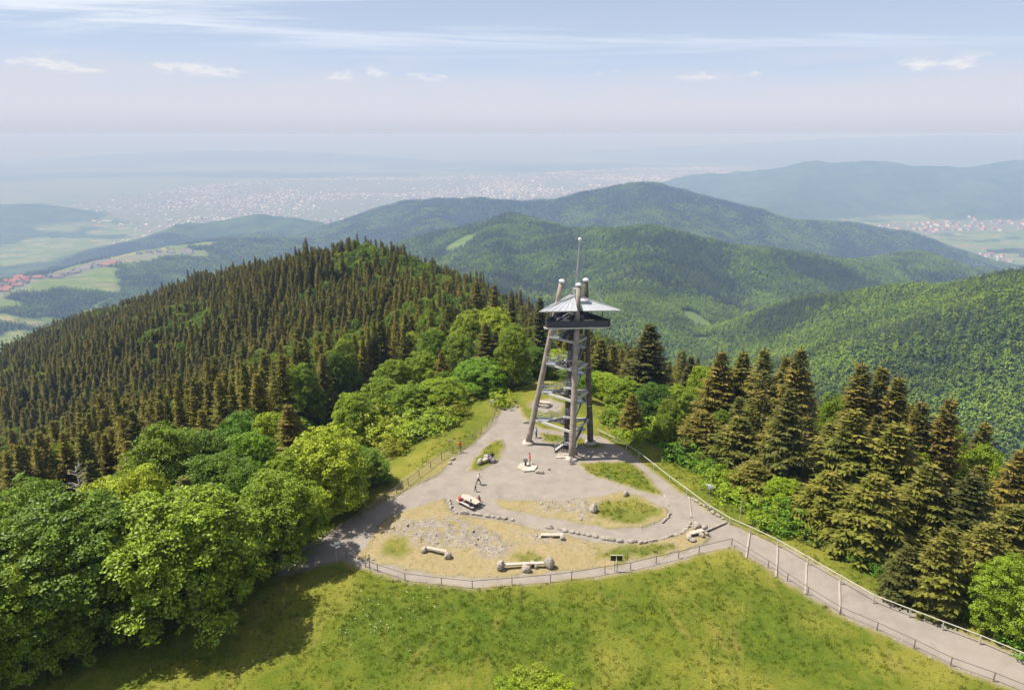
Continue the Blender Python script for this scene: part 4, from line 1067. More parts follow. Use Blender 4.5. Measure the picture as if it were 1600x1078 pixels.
mb = MB(); mb.box((apex.x, apex.y, 23.5), (0.75, 0.75, 1.5), R(20)); mb.box((apex.x, apex.y, 24.28), (0.9, 0.9, 0.10), R(20)); mb.build('roof_head_box', STEEL, tower)
mast0 = Vector((apex.x - .05, apex.y, 24.2)); mast1 = Vector((0.30, 0.0, 31.2))
mb = MB(); mb.tube([mast0, mast0.lerp(mast1, 0.4), mast1], [0.17, 0.13, 0.09], 8); mast = mb.build('mast', STEEL, tower)
for off_ in (-0.16, 0.18):
    mb = MB(); mb.tube([mast0 + Vector((off_, 0, 0)), mast0.lerp(mast1, 0.42) + Vector((off_ * .4, 0, 0))], 0.055, 5); mb.build('mast_stay', STEEL, mast)
bm = bmesh.new(); bmesh.ops.create_uvsphere(bm, u_segments=12, v_segments=8, radius=0.24); me = bpy.data.meshes.new('mast_head'); bm.to_mesh(me); bm.free(); me.materials.append(CAPM); link('mast_head', me, mast, mast1)
for f, s in ((0.36, 0.5), (0.30, 0.35)):
    p = mast0.lerp(mast1, f); mb = MB(); mb.tube([p - Vector((s, 0, 0)), p + Vector((s * .6, 0, 0))], 0.03, 5); mb.box(p + Vector((-s, 0, 0.05)), (0.16, 0.16, 0.3)); mb.build('antenna_arm', STEEL, mast)
mb = MB(); mb.tube([topp['R'], (RT[1].x * .62, RT[1].y * .55, 22.55)], 0.02, 4); mb.build('stay_wire', STEEL, tower)

# ================================================================== SUMMIT FURNITURE
STONE = principled('granite', (0.30, 0.262, 0.222), 0.9, 0.15, noise=0.28, nscale=2.5, bump=0.5)
PLANK = principled('bleached_plank', (0.42, 0.35, 0.29), 0.8, 0.2, noise=0.15, nscale=3)
POSTM = principled('fence_post_wood', (0.16, 0.125, 0.10), 0.9, 0.1, noise=0.3, nscale=5)
RAILD = principled('dark_rail', (0.14, 0.115, 0.10), 0.8, 0.2)
RAILL = principled('pale_rail', (0.40, 0.385, 0.32), 0.7, 0.3, noise=0.12, nscale=1)
WHITE = principled('white_sign', (0.78, 0.78, 0.78), 0.5, 0.4)
BLACK = principled('black_board', (0.03, 0.028, 0.03), 0.6, 0.3)
POLE = principled('sign_pole', (0.33, 0.31, 0.28), 0.6, 0.4, 0.3)
def rock_mesh(seed, n=2):
    bm = bmesh.new(); bmesh.ops.create_icosphere(bm, subdivisions=n, radius=0.5); g_ = random.Random(seed)
    planes = [(Vector((g_.gauss(0, 1), g_.gauss(0, 1), g_.gauss(0, 1))).normalized(), g_.uniform(0.28, 0.42)) for _ in range(7)]
    for v in bm.verts:
        for nrm, dd in planes:
            e = v.co.dot(nrm) - dd
            if e > 0: v.co -= nrm * e * 0.92
        v.co += Vector((g_.uniform(-1, 1), g_.uniform(-1, 1), g_.uniform(-1, 1))) * 0.018
    me = bpy.data.meshes.new('rock_mesh'); bm.to_mesh(me); bm.free(); me.materials.append(STONE); return me
ROCKS = [rock_mesh(i) for i in range(8)]
def boulder(px, py, dims, label, group=None, rz=0.0, k=0):
    x, y, z = on(px, py); o = link('boulder', ROCKS[k % 8], None, (x, y, z + dims[2] * 0.30), rz, tuple(d * 1.15 for d in dims)); return tag(o, label, 'boulder', group)
boulder(928, 799, (1.1, 1.0, 1.2), 'upright pale boulder at the edge of the middle grass island', None, 0.4, 0)
boulder(977, 774, (0.9, 0.8, 0.8), 'round pale boulder on the upper rim of the middle grass island', None, 1.1, 1)
boulder(939, 787, (0.3, 0.3, 0.22), 'small white stone near the upright pale boulder', None, 0.2, 2)
boulder(858, 734, (0.4, 0.35, 0.35), 'small dark stone on the gravel right of the viewing table', None, 0.3, 3)
boulder(843, 739, (1.2, 0.7, 0.6), 'dark low boulder right of the viewing table', None, -0.4, 4)
boulder(845, 788, (0.5, 0.4, 0.3), 'small stone lying on the dry upper part of the middle island', None, 0.9, 5)
boulder(708, 718, (0.9, 0.5, 0.4), 'flat stone on the verge below the walker in orange', None, 0.5, 6)
boulder(703, 724, (0.6, 0.5, 0.35), 'small verge stone nearer to the picnic table', None, 0.1, 7)
boulder(822, 661, (0.9, 0.7, 0.5), 'yellowish stone at the grass corner near the left tower leg', None, 0.1, 3)
boulder(612, 776, (0.6, 0.4, 0.3), 'little stone on the dry verge beside the shaded path', None, 0.1, 1)
# ---- rows of border stones
def stone_border(pts, label, seed, gap=1.0, s0=0.4, s1=0.95):
    g_ = random.Random(seed); W = [Vector(on(*p)) for p in pts]
    o = thing('stone_border', label, 'stone border', W[0])
    i = 0; d = 0.0; pos = W[0].copy()
    for a, b_ in zip(W[:-1], W[1:]):
        L = (b_ - a).length; ang = math.atan2((b_ - a).y, (b_ - a).x)
        while d < L:
            p = a.lerp(b_, d / L); s = g_.uniform(s0, s1)
            st = link('stone', ROCKS[g_.randrange(8)], o, (p.x - W[0].x + g_.uniform(-.1, .1), p.y - W[0].y + g_.uniform(-.1, .1), ground_z(p.x, p.y) - W[0].z + 0.12), ang + g_.uniform(-.3, .3), (s * 1.35, s * 0.85, s * g_.uniform(0.55, 0.85)))
            d += s * gap * g_.uniform(0.95, 1.35)
        d -= L
    return o
stone_border([(704, 795), (712, 801), (728, 803), (748, 805), (770, 808), (800, 813)], 'row of pale stones curving round the picnic table terrace', 1)
stone_border([(858, 824), (880, 829), (905, 834), (935, 840), (960, 845), (1000, 848), (1030, 844), (1055, 838), (1072, 828), (1080, 815)], 'long curved row of pale stones below the lower gravel bend', 2, 1.06, 0.4, 1.0)
stone_border([(1083, 780), (1095, 788), (1106, 794), (1122, 806), (1133, 813)], 'short row of flat stones along the path under the rail fence', 3, 1.2, 0.4, 0.7)
stone_border([(1046, 803), (1042, 810), (1034, 817)], 'few dark stones on the rounded tip of the middle grass island', 4, 1.0, 0.35, 0.55)
stone_border([(704, 793), (702, 786), (706, 779)], 'three stones at the left end of the picnic table terrace', 5, 1.2, 0.5, 0.7)
# ---- benches: bleached planks on boulders
def rock_bench(ends, label, supports=None, h=0.48, wd=0.42):
    W = [Vector(on(*p)) for p in ends]; c = (W[0] + W[-1]) / 2
    o = thing('rock_bench', label, 'bench', c)
    k = 0
    for (p, dm) in supports:
        q = Vector(on(*p)) - c; k += 1
        link('boulder_support', ROCKS[(k * 3) % 8], o, (q.x, q.y, q.z + dm[2] * 0.36), k * 1.3, tuple(v * 1.1 for v in dm))
    for a, b_ in zip(W[:-1], W[1:]):
        mb = MB(); mb.beam(a - c + Vector((0, 0, h)), b_ - c + Vector((0, 0, h)), wd, 0.14); mb.build('plank', PLANK, o)
    return o
rock_bench([(667, 861), (697, 867)], 'short plank bench between two boulders on the left of the dry knoll', [((663, 862), (0.8, 0.8, 0.75)), ((699, 871), (0.95, 0.9, 0.85))])
rock_bench([(785, 888), (819, 886), (857, 885)], 'long plank bench on three boulders near the front fence', [((782, 889), (0.9, 1.0, 1.25)), ((821, 892), (1.2, 0.9, 0.85)), ((838, 888), (0.4, 0.4, 0.6)), ((858, 887), (1.0, 1.2, 1.5)), ((832, 882), (0.7, 0.6, 0.6))])
rock_bench([(845, 840), (879, 840)], 'low plank bench on flat stones in the middle of the dry knoll', [((844, 842), (0.8, 0.6, 0.5)), ((878, 842), (0.7, 0.6, 0.5))], 0.40, 0.5)
rock_bench([(1078, 838), (1098, 833)], 'stone seat group at the corner of path and front fence', [((1077, 841), (1.1, 0.8, 0.7)), ((1088, 826), (1.1, 0.9, 1.0)), ((1101, 828), (1.0, 0.7, 0.8)), ((1096, 838), (0.7, 0.6, 0.6)), ((1083, 845), (0.8, 0.6, 0.5)), ((1104, 836), (0.5, 0.5, 0.5))], 0.42, 0.6)
rock_bench([(749, 725), (772, 719)], 'stone seat with plank at the lower end of the leaf-shaped grass island', [((750, 724), (1.1, 0.9, 0.9)), ((760, 718), (1.2, 0.9, 0.9)), ((770, 722), (0.8, 0.8, 0.7))], 0.5, 0.5)
# ---- viewing table: hexagonal stone slab with a pedestal
x, y, z = on(824, 731)
vt = thing('viewing_table', 'hexagonal pale stone slab with a dark viewing pedestal', 'viewing table', (x, y, z))
mb = MB(); mb.prism([(1.45 * math.cos(R(60 * i + 10)), 1.45 * math.sin(R(60 * i + 10))) for i in range(6)], 0.0, 0.22); mb.build('slab', CONC, vt)
mb = MB(); mb.tube([(-0.25, .35, .22), (-0.25, .35, 1.0)], [0.16, 0.12], 8); mb.build('pedestal', BLACK, vt)
mb = MB(); mb.tube([(-0.25, .35, 1.0), (-0.25, .33, 1.08)], 0.34, 16); mb.build('dial_plate', DSTEEL, vt)
# ---- picnic table
def picnic(px, py, rz, label, L=2.6):
    x, y, z = on(px, py); o = thing('picnic_table', label, 'picnic table', (x, y, z), rz)
    for k in range(4): mb = MB(); mb.box((0, -0.33 + 0.22 * k, 0.76), (L, 0.20, 0.05)); mb.build('table_board', PLANK, o)
    for s in (-1, 1):
        for k in range(2): mb = MB(); mb.box((0, s * (0.78 + 0.17 * k), 0.46), (L, 0.155, 0.05)); mb.build('bench_board', PLANK, o)
        mb = MB()
        for s2 in (-1, 1): mb.beam((s * L * .36, s2 * 0.75, 0.0), (s * L * .36, s2 * 0.30, 0.73), 0.09, 0.10)
        mb.box((s * L * .36, 0, 0.40), (0.08, 1.9, 0.09)); mb.build('trestle', POSTM, o)
    return o
picnic(734, 788, R(-42), 'pale wooden picnic table with people on its benches', 3.0)
picnic(849, 634, R(-20), 'wooden picnic table on the round gravel pad behind the tower', 2.4)
# ---- fences
def fence(name, pts, label, step, ph=0.95, rails=((0.9, 0.035),), pmat=POSTM, rmat=RAILD, pr=0.05):
    W = [Vector(on(*p)) for p in pts]
    o = thing(name, label, 'fence', W[0]); posts = []
    d = 0.0
    for a, b_ in zip(W[:-1], W[1:]):
        L = (b_ - a).length; n = max(1, int(round(L / step)))
        for i in range(n): posts.append(a.lerp(b_, i / n))
    posts.append(W[-1])
    posts = [Vector((p.x, p.y, ground_z(p.x, p.y))) for p in posts]
    m_ = MB(); m_.tube([(0, 0, -0.3), (0, 0, ph)], [pr, pr * 0.9], 6); pm = m_.mesh('post', pmat)
    for p in posts: link('post', pm, o, p - W[0])
    for a, b_ in zip(posts[:-1], posts[1:]):
        for hh, rr in rails:
            mb = MB(); mb.tube([a - W[0] + Vector((0, 0, hh)), b_ - W[0] + Vector((0, 0, hh))], rr, 6); mb.build('rail', rmat, o)
    return o
fence('rail_fence', [(541, 871), (571, 886), (590, 893), (633, 907), (690, 914), (738, 919), (800, 914), (860, 909), (893, 905), (945, 896), (985, 890), (1025, 880), (1060, 872), (1092, 864), (1143, 852)],
      'low dark rail fence curving along the front edge of the dry knoll', 3.2)
fence('rail_fence', [(1143, 852), (1200, 887), (1262, 929), (1312, 960), (1370, 985), (1428, 1012), (1485, 1040), (1552, 1064), (1640, 1100)], 'dark rail fence between the meadow and the right-hand path', 3.4)
fence('rail_fence', [(934, 680), (960, 693), (998, 716), (1021, 734), (1046, 754), (1073, 774), (1105, 797), (1140, 819), (1172, 834), (1215, 855), (1262, 882), (1313, 912), (1364, 942), (1420, 964), (1472, 984), (1530, 1006), (1592, 1032), (1680, 1070)],
      'long pale rail fence along the outer side of the right-hand path', 3.6, 1.0, ((0.96, 0.05),), RAILL, RAILL, 0.07)
fence('wire_fence', [(505, 852), (545, 823), (585, 796), (620, 770), (655, 745), (690, 718), (725, 697), (752, 676), (770, 660), (776, 643)], 'greenish wire fence along the left verge of the gravel path', 3.0, 1.0, ((0.95, 0.035), (0.6, 0.015), (0.3, 0.015)), POSTM, RAILD, 0.05)
fence('rail_fence', [(440, 884), (470, 868), (505, 852)], 'rail fence end in deep tree shade at the left', 3.0)
# ---- drain bars across the path
def drain_bar(a, b_, label):
    p = Vector(on(*a)); q = Vector(on(*b_)); mb = MB(); d = q - p
    mb.beam(Vector((0, 0, 0.05)), d + Vector((0, 0, 0.05)), 0.20, 0.14)
    o = mb.build('drain_bar', LOG); o.location = p; return tag(o, label, 'drain bar', None)
drain_bar((1080, 809), (1076, 776), 'pale timber drain bar across the path bend beside the stone row')
drain_bar((1101, 831), (1136, 815), 'dark timber drain bar from the stone seats to the rail fence')
drain_bar((1165, 873), (1171, 834), 'first drain bar across the right-hand path below the bend')
drain_bar((1212, 902), (1215, 852), 'second drain bar across the right-hand path')
drain_bar((1258, 929), (1260, 880), 'third drain bar across the right-hand path')
drain_bar((1312, 958), (1311, 908), 'fourth drain bar across the right-hand path')
drain_bar((1037, 773), (1045, 790), 'thin drain bar at the tip of the tower grass island')
# ---- signs
def signpost(px, py, h, label, arms, rz=0.0, mat=WHITE, pole=POLE):
    x, y, z = on(px, py); o = thing('signpost', label, 'signpost', (x, y, z), rz)
    mb = MB(); mb.tube([(0, 0, -.2), (0, 0, h)], 0.045, 8); mb.build('pole', pole, o)
    for (cx_, cy_, cz_, wx, hz__, yaw) in arms:
        mb = MB(); mb.box((cx_, cy_, cz_), (wx, 0.04, hz__), yaw); mb.build('sign_board', mat, o)
    return o
signpost(526, 878, 2.6, 'signpost with several white arrow boards in the tree shade at left', [(0.25, -.07, 2.45, 0.6, 0.28, .3), (-0.28, -.07, 2.2, 0.6, 0.22, -.4), (0.25, .07, 1.9, 0.5, 0.2, .7)])
signpost(769, 641, 1.9, 'white sign on a pole at the top of the gravel path', [(0.0, -.07, 1.75, 0.55, 0.45, 0.1)])
signpost(703, 707, 2.1, 'grey signpost behind the walker in orange', [(0.15, -.07, 1.95, 0.6, 0.22, 0.2)], 0, STEEL)
signpost(1107, 784, 2.3, 'white twin-board signpost behind the rail fence', [(0.15, -.07, 2.15, 0.8, 0.42, .15), (-0.15, .08, 2.4, 0.5, 0.2, -.4)])
signpost(1155, 818, 3.0, 'bare pale pole behind the rail fence', [(0.0, -.06, 2.9, 0.10, 0.2, 0)], 0, POLE, RAILL)
signpost(936, 678, 2.6, 'pale pole at the start of the rail fence behind the tower', [(0.0, -.06, 2.5, 0.10, 0.2, 0)], 0, POLE, RAILL)
signpost(578, 890, 1.9, 'thin dark pole at the left end of the front fence', [(0.0, -.06, 1.85, 0.10, 0.12, 0)], 0, BLACK, BLACK)
x, y, z = on(962, 893); ib = thing('info_board', 'two dark square information boards on a forked post at the front fence', 'sign', (x, y, z))
for s in (-1, 1):
    mb = MB(); mb.tube([(s * .12, 0, -.2), (s * .16, 0, 1.6)], 0.045, 6); mb.build('post', RAILL, ib)
    mb = MB(); mb.box((s * 0.34, -.07, 1.75), (0.58, 0.05, 0.60), 0, 0, Matrix.Rotation(R(-12), 3, 'X')); bd = mb.build('board', BLACK, ib)
    mb = MB(); mb.box((s * 0.34, -.045, 2.07), (0.64, 0.10, 0.04)); mb.build('frame', RAILL, bd)
for (px, py, lb) in ((535, 1000, 'thin marker stake standing alone in the left meadow'), (478, 1005, 'short stake near the tree shade in the meadow'), (420, 1034, 'thin stake in the yellow-green lower left meadow'), (447, 948, 'small stake right at the tree shade edge'), (887, 922, 'thin stake in the meadow below the front fence')):
    x, y, z = on(px, py); mb = MB(); mb.tube([(0, 0, -.2), (0.02, 0, 0.9)], [0.035, 0.03], 6); mb.box((0.02, 0, 0.9), (0.08, 0.05, 0.10)); o = mb.build('marker_stake', POSTM); o.location = (x, y, z); tag(o, lb, 'stake')

# ================================================================== PEOPLE
SKIN = principled('skin', (0.45, 0.27, 0.19), 0.6, 0.3)
SHOE = principled('shoe', (0.05, 0.045, 0.04), 0.7, 0.2)
def cloth(nm, c): return MATS.get(nm) or principled(nm, c, 0.85, 0.1, noise=0.12, nscale=12)
HAIRM = {'brown': principled('brown_hair', (0.06, 0.035, 0.02), 0.6, 0.3), 'fair': principled('fair_hair', (0.40, 0.28, 0.13), 0.6, 0.3), 'dark': principled('dark_hair', (0.02, 0.016, 0.014), 0.55, 0.3), 'grey': principled('grey_hair', (0.35, 0.34, 0.33), 0.6, 0.3)}
EYE = principled('eye_dark', (0.02, 0.015, 0.012), 0.3, 0.5)
def person(px, py, rz, pose, shirt, trousers, hair, label, hgt=1.72, zoff=0.0, longhair=False, loc=None, shorts=False):
    S = hgt / 1.72
    sit = pose == 'sit'; walk = pose == 'walk'
    J = {}
    hipz = 0.50 if sit else 0.92
    J['pelvis'] = (0, 0, hipz); J['belly'] = (0, 0.02, hipz + .18); J['chest'] = (0, (0.06 if sit else 0.02), hipz + .40); J['neck'] = (0, (0.10 if sit else 0.03), hipz + .56); J['head0'] = (0, (0.13 if sit else 0.05), hipz + .62); J['head'] = (0, (0.15 if sit else 0.06), hipz + .70); J['crown'] = (0, (0.13 if sit else 0.05), hipz + .80)
    J['nose'] = (0, J['head'][1] + .105, hipz + .69)
    bones = [('pelvis', 'belly'), ('belly', 'chest'), ('chest', 'neck'), ('neck', 'head0'), ('head0', 'head'), ('head', 'crown'), ('head', 'nose')]
    rad = {'pelvis': .135, 'belly': .125, 'chest': .145, 'neck': .058, 'head0': .072, 'head': .098, 'crown': .075, 'nose': .018}
    for s, n in ((-1, 'l'), (1, 'r')):
        J['sh' + n] = (s * .185, J['chest'][1], hipz + .47); rad['sh' + n] = .062
        if sit: kn = (s * .12, .42, .47); an = (s * .13, .45, .09); el_ = (s * .26, .20, hipz + .24); wr = (s * .16, .42, hipz + .22)
        elif walk: kn = (s * .09, .16 * s + .04, .49); an = (s * .09, .30 * s - .06, .10); el_ = (s * .24, -.10 * s, hipz + .19); wr = (s * .25, -.22 * s + .1, hipz - .02)
        else: kn = (s * .10, .02, .48); an = (s * .11, -.02, .08); el_ = (s * .25, -.02, hipz + .20); wr = (s * .24, .10, hipz - .03)
        J['hip' + n] = (s * .10, 0.02 if sit else 0, hipz - .03); rad['hip' + n] = .10
        J['kn' + n] = kn; rad['kn' + n] = .064; J['an' + n] = an; rad['an' + n] = .044; J['toe' + n] = (an[0], an[1] + .16, .035); rad['toe' + n] = .036
        J['el' + n] = el_; rad['el' + n] = .043; J['wr' + n] = wr; rad['wr' + n] = .030
        d = (Vector(wr) - Vector(el_)).normalized(); pm_ = Vector(wr) + d * .07; J['palm' + n] = tuple(pm_); rad['palm' + n] = .034
        bones += [('pelvis', 'hip' + n), ('hip' + n, 'kn' + n), ('kn' + n, 'an' + n), ('an' + n, 'toe' + n), ('chest', 'sh' + n), ('sh' + n, 'el' + n), ('el' + n, 'wr' + n), ('wr' + n, 'palm' + n)]
        sdv = d.cross(Vector((1, 0, 0))).normalized()
        for q in range(4):
            e = pm_ + d * (.075 - .008 * abs(q - 1.3)) + sdv * (q - 1.5) * .021; J['f%d%s' % (q, n)] = tuple(e); rad['f%d%s' % (q, n)] = .010; bones.append(('palm' + n, 'f%d%s' % (q, n)))
        J['th' + n] = tuple(Vector(wr) + d * .05 + sdv * .055); rad['th' + n] = .011; bones.append(('wr' + n, 'th' + n))
    names = list(J); ii = {k: i for i, k in enumerate(names)}
    me = bpy.data.meshes.new('body'); me.from_pydata([Vector(J[k]) for k in names], [(ii[a], ii[b_]) for a, b_ in bones], [])
    tmp = bpy.data.objects.new('tmp', me); COL.objects.link(tmp)
    sk = tmp.modifiers.new('skin', 'SKIN'); 
    for k in names:
        v = me.skin_vertices[0].data[ii[k]]; q = rad[k]; v.radius = (q, q * (0.78 if k in ('chest', 'belly', 'pelvis') else 1.0)); v.use_root = (k == 'pelvis')
    ss = tmp.modifiers.new('sub', 'SUBSURF'); ss.levels = 1; ss.render_levels = 1
    dg = bpy.context.evaluated_depsgraph_get(); dg.update(); body = bpy.data.meshes.new_from_object(tmp.evaluated_get(dg))
    bpy.data.objects.remove(tmp)
    body.materials.clear()
    for m in (SKIN, shirt, trousers, SHOE): body.materials.append(m)
    seg = [(Vector(J[a]), Vector(J[b_]), a, b_) for a, b_ in bones]
    for p in body.polygons:
        c = Vector(p.center); best = None
        for a, b_, na_, nb_ in seg:
            d = b_ - a; tq = max(0, min(1, (c - a).dot(d) / max(1e-9, d.length_squared))); dd = (c - a - d * tq).length - rad[na_] * (1 - tq) - rad[nb_] * tq
            if best is None or dd < best[0]: best = (dd, na_, nb_, tq)
        _, a, b_, tq = best
        if a[:3] in ('pel',) and b_[:3] == 'hip' or a[:3] == 'hip': mi = 0 if (shorts and a[:3] == 'hip' and tq > .75) else 2
        elif a[:2] == 'kn': mi = 0 if shorts else 2
        elif a[:2] == 'an': mi = 3
        elif a in ('pelvis', 'belly') : mi = 1 if not (a == 'pelvis' and tq < .3) else 2
        elif a == 'chest': mi = 1 if not (b_ == 'neck' and tq > .8) else 0
        elif a[:2] == 'sh': mi = 1
        elif a[:2] == 'el': mi = 0 if tq > .15 else 1
        else: mi = 0
        p.material_index = mi; p.use_smooth = True
    if loc is None: loc = on(px, py)
    o = thing('person', label, 'person', (loc[0], loc[1], loc[2] + zoff), rz); o.scale = (S * 1.16, S * 1.16, S)
    link('body', body, o)
    hd = Vector(J['head'])
    bm = bmesh.new(); bmesh.ops.create_uvsphere(bm, u_segments=14, v_segments=9, radius=0.122)
    bmesh.ops.delete(bm, geom=[v for v in bm.verts if (v.co.z < -0.02 and not (longhair and v.co.y < -0.01)) or (v.co.y > 0.06 and v.co.z < 0.06)], context='VERTS')
    for v in bm.verts:
        if longhair and v.co.z < 0: v.co.z *= 2.6
    hm_ = bpy.data.meshes.new('hair'); bm.to_mesh(hm_); bm.free(); hm_.materials.append(HAIRM[hair]); 
    for p in hm_.polygons: p.use_smooth = True
    link('hair', hm_, o, hd + Vector((0, -.012, .035)))
    bm = bmesh.new(); bmesh.ops.create_icosphere(bm, subdivisions=1, radius=0.013); em = bpy.data.meshes.new('eye'); bm.to_mesh(em); bm.free(); em.materials.append(EYE)
    for s in (-1, 1): link('eye', em, o, hd + Vector((s * .034, .088, .022)))
    return o
c_or = cloth('orange_red_cloth', (0.62, 0.09, 0.03)); c_red = cloth('red_cloth', (0.62, 0.05, 0.06)); c_wh = cloth('white_cloth', (0.68, 0.66, 0.62)); c_bl = cloth('pale_blue_cloth', (0.32, 0.38, 0.55))
c_dk = cloth('dark_cloth', (0.035, 0.035, 0.05)); c_jn = cloth('denim', (0.09, 0.11, 0.19)); c_kh = cloth('khaki_cloth', (0.33, 0.27, 0.18)); c_lv = cloth('lavender_cloth', (0.42, 0.38, 0.52)); c_gr = cloth('grey_cloth', (0.2, 0.2, 0.21)); c_wine = cloth('wine_cloth', (0.26, 0.05, 0.08))
person(719, 706, R(20), 'walk', c_or, c_gr, 'dark', 'walker in an orange-red jacket on the upper left path', 1.78)
person(828, 727, R(100), 'stand', c_red, c_kh, 'brown', 'person in a red shirt standing at the viewing table', 1.72, 0.22, shorts=True)
person(748, 757, R(-100), 'walk', c_wh, c_dk, 'fair', 'person in a white shirt walking across the gravel plaza', 1.76)
person(743, 768, R(-110), 'walk', c_dk, c_dk, 'brown', 'small child in dark clothes beside the person in white', 1.05)
person(838, 684, R(60), 'stand', c_bl, c_jn, 'dark', 'person in pale blue under the tower by the left leg', 1.74)
x, y, z = on(892, 724)
person(0, 0, R(180), 'sit', c_wh, c_jn, 'dark', 'person in a white shirt sitting at the foot of the front tower leg', 1.72, 0.0, loc=(x, y + .1, z))
ptc = Vector(on(734, 788)); M_ = Matrix.Rotation(R(-42), 3, 'Z')
def seat_at(lx, ly): q = ptc + M_ @ Vector((lx, ly, 0)); return (q.x, q.y, ptc.z)
person(0, 0, R(-42), 'sit', c_red, c_dk, 'fair', 'person in a red top on the left bench of the picnic table', 1.70, 0.02, loc=seat_at(-1.0, -0.86), longhair=True)
person(0, 0, R(-42), 'sit', c_dk, c_jn, 'dark', 'person in dark clothes on the near bench end of the picnic table', 1.74, 0.02, loc=seat_at(0.95, -0.86))
person(0, 0, R(138), 'sit', c_wine, c_dk, 'brown', 'long-haired person in a wine-red top on the far side of the picnic table', 1.70, 0.02, loc=seat_at(0.95, 0.86), longhair=True)
x, y, z = on(763, 722); 
person(0, 0, R(200), 'sit', c_lv, c_jn, 'dark', 'person in lavender sitting on the stone seat by the grass island', 1.70, 0.06, loc=(x, y + .2, z))
x, y, z = on(769, 720)
person(0, 0, R(190), 'sit', c_dk, c_dk, 'brown', 'person in black sitting on the stone seat, right of the one in lavender', 1.72, 0.06, loc=(x, y + .25, z))

# ================================================================== FAR HOUSES, TOWNS, TURBINES
WALLM = [principled('pale_render', (0.50, 0.47, 0.43), 0.9, 0.1), principled('white_render', (0.78, 0.77, 0.74), 0.9, 0.1), principled('grey_render', (0.42, 0.41, 0.40), 0.9, 0.1)]
ROOFM = [principled('red_tile', (0.34, 0.16, 0.11), 0.9, 0.1), principled('grey_tile', (0.22, 0.19, 0.18), 0.9, 0.1), principled('pale_roof', (0.72, 0.72, 0.72), 0.7, 0.2)]
def house_mesh(nm, L, W_, H_, Rf, wm, rm):
    mb = MB(); mb.box((0, 0, H_ / 2 - 1), (L, W_, H_ + 2), 0, 0)
    e = 0.6; mb.add([(-L / 2 - e, -W_ / 2 - e, H_ + .02), (L / 2 + e, -W_ / 2 - e, H_ + .02), (L / 2 + e, W_ / 2 + e, H_ + .02), (-L / 2 - e, W_ / 2 + e, H_ + .02), (-L / 2 - e, 0, H_ + Rf), (L / 2 + e, 0, H_ + Rf)], [(0, 1, 5, 4), (2, 3, 4, 5), (0, 4, 3), (1, 2, 5), (3, 2, 1, 0)], 1)
    return mb.mesh(nm, [wm, rm])
HM = {('red', i): house_mesh('red_house_mesh', 15 + 4 * i, 11 + i, 7, 5.5, WALLM[i % 2], ROOFM[0]) for i in range(3)}
HM.update({('grey', i): house_mesh('grey_house_mesh', 16 + 4 * i, 11 + i, 7, 5.5, WALLM[(i + 1) % 2], ROOFM[1]) for i in range(3)})
HM.update({('hall', i): house_mesh('hall_mesh', 45 + 30 * i, 24 + 10 * i, 9, 2.0, WALLM[1], ROOFM[2]) for i in range(3)})
def scatter_in(poly, n, seed, mind):
    g_ = np.random.default_rng(seed); lo = poly.min(0); hi = poly.max(0); out = []
    tries = 0
    while len(out) < n and tries < n * 60:
        tries += 1; p = g_.uniform(lo, hi)
        if sdist(poly, np.array([p[0]]), np.array([p[1]]))[0] > 0: continue
        if any((p[0] - q[0]) ** 2 + (p[1] - q[1]) ** 2 < mind * mind for q in out): continue
        out.append(p)
    return np.array(out)
V1 = poly_z([(-40, 470), (0, 452), (35, 440), (62, 432), (70, 440), (40, 455), (0, 475), (-40, 490)], -640)
V2 = poly_z([(70, 436), (95, 424), (130, 415), (160, 412), (165, 420), (130, 427), (95, 440), (75, 444)], -640)
V3 = poly_z([(155, 412), (190, 408), (190, 420), (160, 424)], -640)
V4 = poly_z([(210, 398), (290, 394), (305, 404), (250, 402), (215, 402)], -640)
def houses(pts, kinds, label, group, seed, sc=1.0):
    g_ = random.Random(seed)
    zz = height(pts[:, 0], pts[:, 1])
    for (x, y), z in zip(pts, zz):
        k = g_.choice(kinds); o = link('house' if k != 'hall' else 'hall', HM[(k, g_.randrange(3))], None, (x, y, z), g_.choice((0.3, 1.87)) + g_.uniform(-.25, .25), sc * g_.uniform(0.85, 1.2))
        tag(o, label, 'house' if k != 'hall' else 'hall', group)
houses(scatter_in(V1, 40, 1, 26), ['red'], 'tiny red-roofed house of the hillside village at the left edge', 'red-roofed village houses', 1, 1.4)
houses(scatter_in(V2, 40, 2, 27), ['grey', 'grey'], 'tiny pale house in the upper part of the hillside village', 'pale houses of the upper village', 2, 1.5)
houses(scatter_in(V3, 12, 3, 28), ['red'], 'tiny house at the right tip of the hillside village', 'houses at the village tip', 3, 1.3)
houses(scatter_in(V4, 16, 4, 40), ['grey'], 'tiny farmhouse on the meadows behind the hillside village', 'farmhouses behind the village', 4, 1.3)
houses(scatter_in(TOWN, 70, 5, 52), ['red', 'grey', 'red'], 'tiny town house in the valley at the right, under the far hills', 'houses of the right valley town', 5, 1.9)
houses(scatter_in(TOWN2, 34, 6, 50), ['grey', 'grey', 'red'], 'tiny village house beside the valley fields at the right edge', 'houses of the right valley village', 6, 1.7)
cp_ = scatter_in(CITY, 60, 7, 300)
houses(cp_, ['hall'], 'white hall roof in the hazy city on the plain', 'white halls in the city', 7, 1.15)
